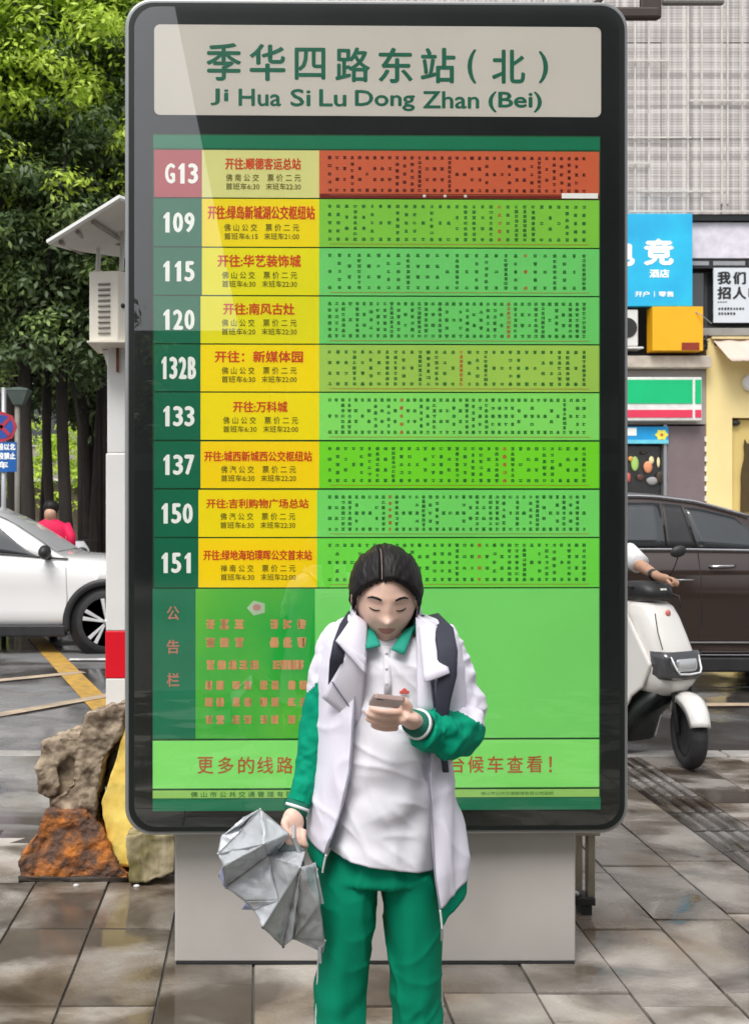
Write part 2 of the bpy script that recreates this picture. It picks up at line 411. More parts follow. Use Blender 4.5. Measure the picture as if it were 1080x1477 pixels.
M_stop_ink = mat('dark stop list ink', S(58,138,60,.85), .5, .1, 5)
M_or_ink = mat('orange ink', S(200,110,60), .5, .1, 5)
rows = [('G13',224,291.5,(0.42,.075,.085),(203,203,128),(192,92,58),'开往:顺德客运总站',('325','433','235','252'),'佛 南 公 交','首班车6:30','末班车22:30',None,34),
 ('109',293.5,361.5,None,(226,205,10),(122,190,62),'开往:绿岛新城湖公交枢纽站',('300','453','303','323'),'佛 山 公 交','首班车6:15','末班车21:00',711,30),
 ('115',363.5,430.5,None,(218,212,16),(104,196,102),'开往:华艺装饰城',('314','433','373','391'),'佛 山 公 交','首班车6:30','末班车22:30',760,26),
 ('120',432.5,499.5,None,(216,210,18),(104,196,100),'开往:南风古灶',('322','424','442','459'),'佛 山 公 交','首班车6:20','末班车22:30',731,37),
 ('132B',501.5,568,None,(232,208,4),(152,192,80),'开往：新媒体园',('310','436','510','527'),'佛 山 公 交','首班车6:30','末班车22:00',658,31),
 ('133',570,637,None,(230,212,8),(128,212,96),'开往:万科城',('336','414','582','598'),'佛 山 公 交','首班车6:30','末班车22:00',574,39),
 ('137',639.5,706,None,(236,204,2),(112,208,40),'开往:城西新城西公交枢纽站',('295','449','653','668'),'佛 汽 公 交','首班车6:30','末班车22:20',720,32),
 ('150',708.5,775.5,None,(230,210,6),(112,208,98),'开往:吉利购物广场总站',('298','444','721','735'),'佛 汽 公 交','首班车6:30','末班车22:30',560,38),
 ('151',777.5,847.5,None,(236,204,2),(108,210,70),'开往:绿地海珀璞晖公交首末站',('294','449','794','809'),'禅 南 公 交','首班车6:30','末班车22:00',688,34)]
rnd = random.Random(11)
for (num, y0, y1, nc, yc, gc, dest, db, sub, fst, lst, redx, ncol) in rows:
    mn = mat('number cell ' + num, nc, .4, .05, 3, glow=.16) if nc else mat('number cell green', S(12,112,78,.85), .4, .08, 3, glow=.16)
    ms = [mn, mat('destination cell ' + num, S(*yc, 1.12), .4, .04, 3, glow=.16), mat('stop list cell ' + num, S(*gc, 1.12), .4, .05, 2.5, glow=.16)]
    xm = 292 if y0 < 430 else (290 if y0 < 640 else 287); xg = 459 if y0 < 640 else 456
    b = MB()
    for k, (xa, xb) in enumerate(((224, xm), (xm, xg), (xg, 860))):
        b.m = k; b.box(lx(xa), lx(xb), -.0375, -.034, lz(y1), lz(y0))
    rp_ = b.build('route_plate', ms, board, **L)
    rp_['label'] = 'route %s strip with %s left cell' % (num, 'red' if nc else 'dark green')
    yt = -.0382; cyr = (y0+y1)/2
    hw = 26.5 if num == '132B' else 24.5; cxn = 258 if y0 < 640 else 255.5
    hh = 16 if num == '132B' else 14.5
    if num == 'G13': hh = 14.5; cxn = 263
    step = 2*hw/len(num)
    for k, c in enumerate(num):
        cw = step*.44 if c != '1' else step*.27
        xx = cxn-hw+step*(k+.5); t = MB(); write(t, c, lx(xx-cw), lx(xx+cw), lz(cyr+hh), lz(cyr-hh), yt, .05); t.build('route_digit', M_white_ink, rp_, **L, fix=False)
    t = MB(); write(t, dest, lx(float(db[0])), lx(float(db[1])), lz(float(db[3])), lz(float(db[2])), yt, .03)
    t.build('destination_lettering', M_red_ink, rp_, **L, fix=False)
    t = MB(); b0 = float(db[3])
    cxm = (float(db[0])+float(db[1]))/2; xa = cxm-53; xb = cxm+54
    write(t, sub, lx(xa), lx(xa+47), lz(b0+16.5), lz(b0+6), yt, .01); write(t, '票 价 二 元', lx(xb-48), lx(xb), lz(b0+16.5), lz(b0+6), yt, .01)
    write(t, fst, lx(xa), lx(xa+48), lz(b0+28.5), lz(b0+19), yt, .01); write(t, lst, lx(xb-50), lx(xb), lz(b0+28.5), lz(b0+19), yt, .01)
    t.build('timetable_lettering', M_dark_ink, rp_, **L, fix=False)
    t = MB(); tr = MB(); xs, xe = (474, 838); top, bot = y0+10, y1-11
    pitch = (xe-xs)/ncol; ch = 4.9; cw = min(5.8, pitch*.58)
    for c in range(ncol+1):
        x = xs + c*pitch; n = rnd.choice((3,3,4,4,4,5,5,6,7,7)) if num != 'G13' else rnd.choice((3,4,4,5,6))
        if rnd.random() < .08: n = 8
        isr = redx is not None and abs(x-redx) < pitch/2
        for k in range(n):
            zc = top + (bot-top)*k/(n-1)
            h = min(ch, (bot-top)/(n-1)*.8)
            fake_char(tr if isr else t, lx(x), lz(zc), cw*YS/FPX, h*YS/FPX, yt, rnd)
    t.m = 0; t.build('stop_list_lettering', M_stop_ink if num != 'G13' else mat('maroon ink', S(110,30,24,.8), .5), rp_, **L, fix=False)
    tr.add([(lx(474),yt,lz(y1-4.5)),(lx(846),yt,lz(y1-4.5)),(lx(846),yt,lz(y1-3.8)),(lx(474),yt,lz(y1-3.8))], [(0,1,2,3)])
    if num == 'G13':
        MB().box(lx(460), lx(860), -.0379, -.0376, lz(y1), lz(y1-6)).build('maroon_band', mat('maroon print', S(140,40,34,.8), .4), rp_, **L)
        MB().box(lx(806), lx(858), -.0383, -.038, lz(y1-.5), lz(y1-8)).build('white_sticker', M_white_ink, rp_, **L)
        t = MB()
        for xx in (609, 639, 668): fake_char(t, lx(xx), lz(y1-3.2), .012, .009, -.0384, rnd)
        t.build('band_lettering', M_white_ink, rp_, **L, fix=False)
    tr.build('current_stop_lettering', M_or_ink, rp_, **L, fix=False)
# notice area
M_no1 = mat('notice print', S(34,176,62,.9), .4, .1, 1.2, col2=S(120,205,60,.9), thresh=(.42,.66), glow=.16)
nc_ = strip('notice_column', 222, 283, 849.5, 1063, mat('notice column green', S(24,126,88,.9), .4, .12, 4, glow=.16), -.037)
t = MB()
for c, yy in (('公',884),('告',932),('栏',979)): t = MB(); write(t, c, lx(242), lx(260), lz(yy+10), lz(yy-10), -.0378, .02); t.build('character', mat('pinkish ink', S(226,150,128,.9), .5), nc_, **L, fix=False)
npn = strip('notice_panel', 283, 453, 849.5, 1063, M_no1, -.037)
t = MB()
def fl(xs, yy, h, wd):
    for x in xs: fake_char(t, lx(x), lz(yy), wd*YS/FPX, h*YS/FPX, -.0378, rnd); fake_char(t, lx(x), lz(yy), wd*YS/FPX, h*YS/FPX, -.038, rnd)
fl((304,324,345,395,414,434), 900, 15, 13); fl((304,324,345,395,414,434), 926, 15, 13)
fl((304,320,336,351,367,398,409,420,431), 958, 14, 12)
for yy in (987, 1011, 1036): fl((302,318,341,357,380,396,420,436), yy, 13, 11)
t.build('notice_lettering', mat('salmon ink', S(232,166,112,1.0), .5), npn, **L, fix=False)
e = MB(); c = [(lx(370)+.033*math.cos(a)*(1 if k % 2 else .82), lz(877)+.026*math.sin(a)*(1 if k % 2 else .82)) for k, a in enumerate([2*math.pi*i/10 for i in range(10)])]
e.prism(c, -.0382, -.0372).build('crest', mat('pale crest ink', S(190,215,180), .5), npn, **L)
MB().prism([(lx(370)+.014*math.cos(a), lz(876)+.011*math.sin(a)) for a in [2*math.pi*i/14 for i in range(14)]], -.0386, -.038).build('crest_centre', mat('crest pink', S(205,150,140), .5), npn, **L)
strip('blank_panel', 453, 860, 849.5, 1063, mat('blank light green print', S(118,208,104,1.1), .38, .05, 1.5, glow=.16), -.037)
mp_ = strip('more_routes_panel', 222, 860, 1066, 1134, mat('more routes green', S(130,218,108,1.1), .38, .05, 1.5, glow=.16), -.037)
t = MB()
xs = [('更',297),('多',326),('的',355),('线',382),('路',410),('请',457),('到',485),('对',513),('面',541),('的',570),('站',598),('台',655),('候',683),('车',711),('查',739),('看',767)]
M_orr = mat('orange red ink', S(214,108,52,.9), .5)
for c, x in xs: t = MB(); write(t, c, lx(x-11.5), lx(x+11.5), lz(1113), lz(1089), -.0378, .012); t.build('character', M_orr, mp_, **L, fix=False)
t = MB()
write(t, ',', lx(426), lx(430), lz(1114), lz(1106), -.0378, .02); write(t, '！', lx(788), lx(792), lz(1113), lz(1090), -.0378, .02)
t.build('punctuation', mat('orange red ink', S(214,108,52,.9), .5), mp_, **L, fix=False)
f_ = strip('footer_strip', 222, 860, 1137, 1148, M_foot, -.037)
t = MB(); write(t, '佛 山 市 公 共 交 通 管 理 有 限 公 司', lx(276), lx(448), lz(1146.5), lz(1138.5), -.0378, .01); write(t, '佛山市公共交通管理有限公司监制', lx(690), lx(794), lz(1145), lz(1140), -.0378)
t.build('footer_lettering', M_stop_ink, f_, **L, fix=False)
strip('footer_band', 222, 862, 1149, 1166, M_dg, -.037)
gl = MB().box(lx(208), lx(880), -.0432, -.0418, lz(1180), lz(30))
MB().prism(rr(lx(196), lx(889), lz(1188), lz(21), .075, 10), -.0432, -.0418).build('glass_cover', glass_pane('cover glass', k=1.0), board, bevel=0, **L)

# ================================================================== legs behind the plinth on the right
sp = empty('support_stand', P(846, 1310, 4.05), 0, 'pair of slim grey metal legs with black foot beside the white plinth', 'stand')
M_leg = mat('greyish metal leg', S(150,142,128), .4, .15, 10, metal=.4)
def pbox(name, px0, px1, py0, py1, Y0, th, m, par, bev=.003, **k):
    a = P(px0, py1, Y0); b = P(px1, py0, Y0)
    return MB().box(a.x, b.x, Y0, Y0+th, a.z, b.z).build(name, m, par, bevel=bev, **k)
zf = lambda Y: CY + EYE*FPX/Y
pbox('leg', 848, 858.5, 1204, 1300, 4.0, .04, M_leg, sp); pbox('leg', 832.5, 840, 1204, 1300, 4.02, .03, M_leg, sp)
pbox('foot', 830, 859, 1298, 1309, 3.985, .09, M_dark, sp)
pbox('cross_bar', 828, 866, 1203.2, 1208, 3.99, .08, M_leg, sp)
tb = MB(); a = P(846, 1309, 3.99); tb.box(a.x-.02, a.x+.02, 3.99, 4.06, 0, a.z).build('base_block', M_dark, sp)
tb = MB(); tb.sphere(P(831, 1291, 4.0), .012).build('bolt', M_steel, sp, smooth=True)

# ================================================================== white pole with the cabinet
YPo = 4.75
pole = empty('utility_pole', (P(168,1205,YPo).x, YPo+.04, 0), 0, 'white square pole with one red band standing behind the broken concrete', 'pole')
M_pole = mat('white enamel', (.76,.755,.74), .4, .07, 3, bump=.05)
a = P(152.5, 1, YPo).x; b = P(181, 1, YPo).x
def zz(py, Y=YPo): return EYE-(py-CY)*Y/FPX
# slightly tapered post in lifts
MB().box(a, b, YPo, YPo+.09, 0, zz(980)).build('shaft', M_pole, pole, bevel=.006)
MB().box(a-.002, b+.002, YPo-.002, YPo+.092, zz(980)+.0005, zz(912)).build('red_band', mat('red reflective band', S(230,14,40,.9), .35, .04, 5), pole, bevel=.004)
MB().box(a, b, YPo, YPo+.09, zz(912)+.0005, zz(655)).build('shaft', M_pole, pole, bevel=.006)
MB().box(a+.006, b, YPo+.003, YPo+.087, zz(655), zz(498)).build('shaft', M_pole, pole, bevel=.006)
# gusset under the cabinet
MB().prism([(P(157,0,YPo).x, zz(538)), (P(160,0,YPo).x, zz(538)), (P(160,0,YPo).x, zz(505)), (P(146,0,YPo).x, zz(505))], YPo+.02, YPo+.07).build('gusset', M_pole, pole)
MB().box(P(168,0,YPo).x, P(171.5,0,YPo).x, YPo-.012, YPo, zz(538), zz(500)).build('rusty_conduit', mat('rusty conduit', S(120,72,52), .8, .3, 30), pole)
cab = empty('control_cabinet', P(160, 498, YPo-.1), 0, 'cream louvred control cabinet mounted high on the white pole', 'cabinet')
# body is a box seen by its louvred face and its narrow door face: turned about the upright axis
M_cab = mat('cream cabinet paint', S(232,226,212,.95), .5, .06, 6, bump=.08)
Yc = YPo-.14
xl, xr_ = P(128.5,0,Yc).x, P(171,0,Yc).x
xrr = P(196,0,Yc).x
body = MB(); body.loft([[Vector((xl,Yc,z)), Vector((xr_,Yc-.02,z)), Vector((xrr,Yc+.05,z)), Vector((xrr,Yc+.30,z)), Vector((xl+.05,Yc+.28,z))] for z in (zz(494,Yc), zz(393,Yc))])
body.build('cabinet_body', M_cab, cab, bevel=.004)
lou = MB()
for k in range(10):
    z = zz(411.5 + k*7.75, Yc)
    x0 = P(142,0,Yc).x; x1 = P(159.5,0,Yc).x
    f = lambda x: Yc - .02*(x-xl)/(xr_-xl)
    o = MB().add([(x0,f(x0)-.001,z+.005),(x1,f(x1)-.001,z+.005),(x1,f(x1)-.010,z-.003),(x0,f(x0)-.010,z-.003),
                  (x0,f(x0)-.001,z-.006),(x1,f(x1)-.001,z-.006)], [(0,1,2,3),(3,2,5,4),(0,3,4),(1,5,2)]).build('louvre', mat('louvre grey', S(150,146,138), .6), cab)  # louvres are greyer than the cabinet body
MB().sphere(P(177.5, 443, Yc+.01)+Vector((0,-.012,0)), .011).build('lock', M_dark, cab, smooth=True)
MB().box(xl-.006, xrr, Yc-.03, Yc+.3, zz(496.5,Yc), zz(494,Yc)-.0005).build('drip_lip', M_cab, cab)
# rain canopy
rc = empty('rain_canopy', P(160, 392, YPo-.1), 0, 'small tilted white rain roof on thin posts above the cream cabinet', 'rain roof')
fa = P(70, 354, 4.55); fb = P(172.5, 289.5, 4.35); 
fc = P(200, 300, 4.35); bd = P(120, 378, 5.3)
M_can = mat('white sheet roof', S(214,212,206), .45, .08, 4, bump=.1)
q1 = [P(70,354,4.5), P(173,290,4.3), P(215,306,4.5), P(215,378,5.3), P(100,362,5.3)]
top = [v+Vector((0,0,.02)) for v in q1]
MB().loft([q1, top]).build('roof_sheet', M_can, rc, bevel=.002)
MB().tube([q1[0]+Vector((0,-.004,.01)), q1[1]+Vector((0,-.004,.01)), q1[2]+Vector((0,-.004,.01))], .014, 6).build('edge_trim', mat('bright white edge', (.8,.8,.78), .4), rc)
M_brk = mat('grey bracket steel', S(150,142,135), .5, .15, 12)
for (u0, u1) in ((.16,.16),(.40,.40),(.62,.62)):
    s0 = q1[0].lerp(q1[1], u0)+Vector((0,.03,-.012)); s1 = q1[4].lerp(q1[3], u1)+Vector((0,-.03,-.012)) if u1 < .5 else q1[3]+Vector((0,-.1,.0))
    MB().tube([s0, s1], .010, 6).build('purlin', M_brk, rc)
MB().tube([P(141,392,4.8), P(143,350,4.8)], .011, 8).build('post', M_can, rc)
MB().tube([P(175,392,4.7), P(178,330,4.7)], .011, 8).build('post', M_can, rc)
MB().tube([P(141,392,4.8)+Vector((0,0,-.02)), P(141,392,4.8)], .02, 8).build('post_foot', M_can, rc)
MB().tube([P(143,352,4.8), P(182,330,4.7)], .009, 6).build('strut', M_brk, rc)
MB().tube([P(146,345,4.8), P(200,362,4.9)], .009, 6).build('strut', M_brk, rc)

# ================================================================== broken concrete footing, yellow block, stone
M_rock = mat('broken mossy concrete', S(92,76,62), .9, .3, 14, bump=1.0, bscale=34, col2=S(172,156,134), thresh=(.35,.62))
M_rust = mat('rust stained concrete', S(200,122,52,.9), .85, .3, 11, bump=1.0, bscale=60, col2=S(98,74,62), thresh=(.38,.56))
M_yel = mat('yellow painted concrete', S(246,222,120,1.1), .55, .1, 12, bump=.5, bscale=18, col2=S(234,190,80), thresh=(.35,.75))
M_stone = mat('mossy split stone', S(112,104,62), .85, .3, 16, bump=.9, bscale=30, col2=S(170,158,128), stretch=(1,1,.3), thresh=(.35,.6))
def rock(name, poly, Y0, Y1, m, par, amp=.012, cuts=5, taper=0.9, seed=0):
    b = MB(); n = len(poly)
    f = [P(x, y, Y0) for x, y in poly]; c = sum(f, Vector())/n
    bk = [Vector((c.x+(v.x-c.x)*taper, Y1, max(0, v.z*taper+.0) if v.z > .05 else 0)) for v in f]
    b.loft([f, bk]); o = b.build(name, m, par)
    bm = bmesh.new(); bm.from_mesh(o.data); bmesh.ops.triangulate(bm, faces=bm.faces)
    for _ in range(cuts): bmesh.ops.subdivide_edges(bm, edges=[e for e in bm.edges if e.calc_length() > .014], cuts=1, use_grid_fill=False); bmesh.ops.triangulate(bm, faces=bm.faces)
    bm.normal_update()
    mw = world_of(par)
    for v in bm.verts:
        p = mw @ v.co; q = p*9+Vector((seed,0,0))
        d = noise.fractal(q, .8, 2.1, 6)*amp*1.9 + noise.noise(p*45)*amp*.45 - max(0, .22-abs(noise.noise(p*13+Vector((seed,3,1)))))*amp*1.8
        v.co += v.normal*d
        if (mw @ v.co).z < 0: v.co.z = -mw.translation.z
    bm.to_mesh(o.data); bm.free(); o.data.polygons.foreach_set('use_smooth', [True]*len(o.data.polygons))
    return o
ft = empty('concrete_footing', P(105, 1272, 4.37), 0, 'broken concrete footing with orange rust stained base below the white pole', 'concrete block')
rock('rusted_base', [(27,1271),(186,1272),(172,1255),(146,1206),(124,1172),(66,1172),(52,1206),(26,1245)], 4.36, 4.72, M_rust, ft, .009, 5, .86)
rock('broken_top', [(64,1185),(130,1185),(140,1208),(137,1160),(150,1100),(172,1060),(182,1022),(150,1026),(124,1036),(112,1066),(86,1066),(60,1078),(56,1108),(57,1146),(66,1152),(78,1148),(88,1134),(82,1110),(88,1096),(100,1090),(110,1098),(108,1120),(94,1146),(74,1158)], 4.42, 4.78, M_rock, ft, .012, 6, .95, 4)
rock('hollow_back', [(70,1170),(120,1170),(124,1090),(84,1084),(74,1100)], 4.455, 4.75, M_rock, ft, .010, 2, .95, 9)
rock('dark_rim', [(27,1275),(186,1276),(186,1268),(28,1268)], 4.345, 4.5, mat('dark concrete', S(60,52,44,.8), .7, .3, 20, bump=.5), ft, .010, 3, 1.0, 3)  # thin darker strip along the foot of the base
yb = empty('yellow_block', P(178, 1250, 4.5), 0, 'yellow painted concrete wedge between the rusty footing and the board', 'concrete block')
rock('painted_wedge', [(160,1250),(200,1254),(214,1250),(214,1040),(182,1050),(146,1160)], 4.44, 4.9, M_yel, yb, .004, 4, .97, 12)
st = rock('kerb_stone_block', [(186,1275),(214,1276),(251,1262),(253,1206),(208,1204),(182,1210)], 4.30, 4.62, M_stone, empty('split_stone', P(218,1275,4.33), 0, 'small mossy split stone block under the lower left corner of the board', 'stone'), .006, 5, .95, 21)
st.name = 'stone_body'
pe = random.Random(5)
for k, (x, y) in enumerate(((110,1279),(197,1280))):
    o = MB().sphere(P(x, y, 4.30)+Vector((0,0,.0)), (.014,.010,.007), nu=8, nv=5).build('pebble', M_wh, None, smooth=True)
    o.location = (0,0,0); tag(o, 'white pebble lying in front of the %s' % ('rusty concrete footing' if k == 0 else 'split stone block'), 'pebble')

# ================================================================== canopy frame behind the board, upper right
cf = empty('canopy_frame', P(560, 1000, 4.6), 0, 'dark brown steel canopy frame behind the top right of the board', 'metal frame')
M_br = mat('dark brown steel', S(74,62,56,.8), .5, .15, 8)
Yf = 4.4
MB().box(P(600,0,Yf).x, P(953,0,Yf).x, Yf, Yf+.035, zz(27,Yf), zz(9,Yf)).build('lower_beam', M_br, cf, bevel=.012)
MB().box(P(925,0,Yf).x, P(955,0,Yf).x, Yf+.003, Yf+.03, zz(25,Yf), zz(-90,Yf)).build('upright', M_br, cf, bevel=.006)
MB().tube([P(850,14,Yf), P(880,-14,Yf), P(930,-60,Yf)], .012, 6).build('brace', M_br, cf)
MB().box(P(962,0,Yf).x, P(1052,0,Yf).x, Yf+.04, Yf+.07, zz(-1,Yf), zz(-30,Yf)).build('gutter', mat('grey gutter', S(140,136,132), .5), cf, bevel=.01)
MB().box(P(948,0,Yf).x, P(1052,0,Yf).x, Yf+.03, Yf+.5, zz(-90,Yf), zz(-102,Yf)).build('roof_slat', M_br, cf)
MB().box(P(600,0,Yf).x, P(625,0,Yf).x, Yf+.02, Yf+.12, 0, zz(11,Yf)).build('post', M_br, cf)
# ================================================================== the student
YP = 2.54
def Q(px, py, Y=YP): return P(px, py, Y)
def m_(px, Y=YP): return px*Y/FPX
stu = empty('person', (Q(548,0).x, YP, 0), 0, 'student in white and green school tracksuit looking down at a phone before the board', 'person')

def remesh(o, vox, smooth=4, fac=.5):
    md = o.modifiers.new('r', 'REMESH'); md.mode = 'VOXEL'; md.voxel_size = vox; md.use_smooth_shade = True
    ms = o.modifiers.new('sm', 'SMOOTH'); ms.iterations = smooth; ms.factor = fac
    return bake(o)
def head_point(d, grow=0.0):
    x, y, z = d
    px, py, pz = .074*x, .095*y, .113*z
    if z < 0:
        t = -z
        px *= 1-.33*t**2.0
        py *= (1-.36*t) if y > 0 else (1-.10*t)
    if y < 0: py *= .93
    if y < 0:
        g_ = lambda u0, w0, su, sw: math.exp(-((px-u0)/su)**2-((pz-w0)/sw)**2)
        py -= .017*g_(0,-.028,.011,.012) + .006*g_(0,-.006,.009,.022)
        py -= .006*g_(0,-.026,.020,.009)
        for s_ in (-1, 1):
            py += .006*g_(s_*.031,.008,.017,.011); py -= .004*g_(s_*.031,.006,.012,.006)
            py -= .004*g_(s_*.030,.028,.020,.007); py -= .004*g_(s_*.040,-.022,.018,.018)
        py -= .006*g_(0,-.053,.019,.004) + .006*g_(0,-.063,.016,.005); py += .003*g_(0,-.0578,.02,.0022)
        py -= .008*g_(0,-.090,.018,.014); py += .003*g_(0,-.075,.02,.006)
    v = Vector((px, py, pz))
    if grow: v += Vector((x, y, z)).normalized()*grow
    return v
HC = Q(556, 862, 2.50)
HM = Matrix.Translation(HC) @ Matrix.Rotation(R(18), 4, 'X') @ Matrix.Rotation(R(-3), 4, 'Z')
def sph_grid(nu, nv):
    return [[Vector((math.sin(math.pi*(i+.01)/(nv+.02))*math.sin(2*math.pi*j/nu), -math.sin(math.pi*(i+.01)/(nv+.02))*math.cos(2*math.pi*j/nu), math.cos(math.pi*(i+.01)/(nv+.02)))) for j in range(nu)] for i in range(nv+1)]
b = MB()
b.loft([[HM @ head_point(d) for d in ring] for ring in sph_grid(96, 72)])
for s_ in (-1, 1):
    b.sphere(HM @ Vector((s_*.075, .012, -.008)), (.008, .018, .030), HM.to_3x3(), 12, 10)
# neck, chest
b.tube([Q(556,945,2.58), Q(556,925,2.575), Q(556,900,2.55), Q(556,870,2.53)], [.062,.050,.047,.047], 20)
def ring_at(py, x0, x1, bd, Y=YP, n=40, e=.85, dz=None):
    c = (Q(x0,py,Y)+Q(x1,py,Y))/2; a = m_(x1-x0, Y)/2; out = []
    for k in range(n):
        t = 2*math.pi*k/n; s_, c_ = math.sin(t), math.cos(t)
        out.append(Vector((c.x + a*math.copysign(abs(s_)**e, s_), c.y - bd*math.copysign(abs(c_)**e, c_), c.z + (dz(s_) if dz else 0))))
    return out
b.loft([ring_at(y, x0, x1, d) for y, x0, x1, d in ((1250,490,610,.06),(1225,486,614,.08),(1180,488,616,.085),(1100,494,614,.08),(1010,486,626,.085),(950,480,636,.08),(928,492,624,.065),(914,520,598,.05))])
# arms
armL = [Q(482,940,2.55), Q(463,1000,2.55), Q(453,1060,2.54), Q(442,1110,2.52), Q(430,1158,2.49), Q(426,1180,2.48)]
b.tube(armL, [.036,.030,.027,.023,.018,.018], 14)
armR = [Q(640,940,2.55), Q(660,990,2.55), Q(666,1045,2.53), Q(640,1058,2.46), Q(612,1050,2.40), Q(597,1043,2.36)]
b.tube(armR, [.036,.031,.030,.026,.021,.020], 14)
# legs
for cx_t in ((506, 500, 492, 487, 487), (588, 591, 599, 603, 603)):
    b.tube([Q(cx_t[0],1250), Q(cx_t[1],1300), Q(cx_t[2],1460), Q(cx_t[3],1600), Q(cx_t[4],1640)], [.055,.050,.038,.030,.028], 14)
def finger(base, dirs, lens, r0, r1, bb=b):
    pts = [Vector(base)]
    for d, l in zip(dirs, lens): pts.append(pts[-1] + Vector(d).normalized()*l)
    n = len(pts); sp_ = smoothpath([tuple(p) for p in pts], 3)
    rs = [r0+(r1-r0)*i/(len(sp_)-1) for i in range(len(sp_))]; rs[-1] *= .75
    sp_.append(sp_[-1] + (sp_[-1]-sp_[-2])*.35); rs.append(r1*.35)
    bb.tube([Vector(p) for p in sp_], rs, 10)
# photo-left hand: fist round the umbrella strap
h = Q(424,1190,2.47)
b.sphere(h+Vector((-.002,.0,.006)), (.026,.022,.032), Matrix.Rotation(R(-12),3,'Y'), 14, 10)
for k in range(4):
    base = h + Vector((-.018+.013*k, -.012, -.006-.003*k))
    finger(base+Vector((0,.0,.004)), [(-.05,-.75,-.9),(.25,-.15,-1),(.4,.9,-.5)], [.020,.018-.001*k,.014], .0088, .0075)
finger(h+Vector((-.018,-.006,.014)), [(-.3,-.8,-.4),(.35,-.6,-.9),(.9,-.1,-.7)], [.018,.020,.016], .0100, .0080)
# photo-right hand: palm under the phone
wr = Q(597,1043,2.36); pc = Q(582,1036,2.325)
b.tube([wr, Q(589,1038,2.34), pc+Vector((-.012,0,.002))], [(.021,.026),(.020,.030),(.014,.030)], 14, up=(0,0,1))
for k, (yy, ln, dy) in enumerate(((1027,1.0,-.020),(1034,1.08,-.030),(1042,1.02,-.030),(1050,.82,-.024))):
    base = Q(578-2*k, yy, 2.325+.008*k)+Vector((0,dy*.3,0))
    finger(base, [(-1,-.35,-.02),(-1,-.05,.18),(-.9,.35,.38)], [.034*ln,.024*ln,.018*ln], .0092-.0003*k, .0070)
finger(Q(590,1024,2.325), [(-.5,-.35,.75),(-1,-.1,.12),(-1,.1,-.1)], [.024,.024,.016], .0112, .0085)
body = b.build('body', M_skin, stu)
remesh(body, .0034, 3, .4)
body.data.materials.append(mat('lips', (.50,.20,.17), .4))
inv = HM.inverted() @ world_of(stu)
for p in body.data.polygons:
    q = inv @ p.center
    if q.y < -.07 and abs(q.x) < .021 - .3*abs(q.z+.058)*1.0 and -.068 < q.z < -.049: p.material_index = 1
body.data.polygons.foreach_set('use_smooth', [True]*len(body.data.polygons))
# brows, lashes
for s_ in (-1, 1):
    def fpt(x, z, off): 
        # find y on the face for local x,z
        best = None
        for it in range(1):
            d = Vector((x/.074, 0, z/.113)); r = d.x**2+d.z**2; d.y = -math.sqrt(max(.02, 1-r)); d.normalize()
        for _ in range(6):
            v = head_point(d); d.x += (x-v.x)/.074; d.z += (z-v.z)/.113; d.y = -math.sqrt(max(.02, 1-d.x**2-d.z**2))
        v = head_point(d); v.y -= off; return HM @ v
    MB().tube([fpt(s_*x, z, .0015) for x, z in ((.016,.026),(.026,.030),(.038,.030),(.048,.024))], [(.0022,.0012),(.003,.0013),(.0026,.0012),(.001,.0008)], 6).build('eyebrow', M_hair, body)
    MB().tube([fpt(s_*x, z, .0018) for x, z in ((.019,.001),(.026,-.0015),(.034,-.0015),(.043,.002))], [.0008,.0014,.0016,.0009], 6).build('eyelash', M_hair, body)
# hair: a cap with strands combed back from a parting
def has_hair(d):
    f = -d.y
    return d.z > 1.6*f - .74 + .05*noise.noise(Vector((d.x*9, d.z*3, 4))) and d.z > -.72 and not (abs(d.x) > .93 and -.35 < d.z < .12 and d.y < .25)
grid = sph_grid(160, 110); nu = 160
hb = MB(); idx = {}; hv = []
for i, ring in enumerate(grid):
    for j, d in enumerate(ring):
        side = d.x + .20
        part = math.exp(-(side/.05)**2) * (1 if d.y < .35 else 0)
        st_ = noise.noise(Vector((math.atan2(d.z, abs(side)+.02)*9, d.y*3, 1.7)))*.0022 + noise.noise(Vector((d.x*40, d.y*5, d.z*7)))*.0012
        g_ = .0115 + .004*max(0, d.z) + .005*max(0, d.y) + st_ - .010*part
        edge = d.z - (1.6*(-d.y) - .74)
        if edge < .14: g_ *= max(.15, edge/.14)**.6
        if abs(d.x) > .6: g_ += .004
        hv.append(HM @ head_point(d, g_))
fs = []
for i in range(len(grid)-1):
    for j in range(nu):
        k = (j+1) % nu
        if all(has_hair(grid[a][c]) for a, c in ((i,j),(i,k),(i+1,j),(i+1,k))): fs.append((i*nu+j, (i+1)*nu+j, (i+1)*nu+k, i*nu+k))
hb.add(hv, fs)
hair = hb.build('hair', M_hair, stu, smooth=True)
bm = bmesh.new(); bm.from_mesh(hair.data); bmesh.ops.delete(bm, geom=[v for v in bm.verts if not v.link_faces], context='VERTS'); bm.to_mesh(hair.data); bm.free()
md = hair.modifiers.new('s','SOLIDIFY'); md.thickness = .008; md.offset = -1
pt = []
for k in range(9):
    a = R(38+k*9); d = Vector((-.20, -math.cos(a), math.sin(a))).normalized(); pt.append(HM @ head_point(d, .0065))
MB().tube(pt, [(.0006,.0011)]*9, 6).build('hair_parting', mat('scalp', (.26,.21,.19), .6), hair)
rh = random.Random(12)
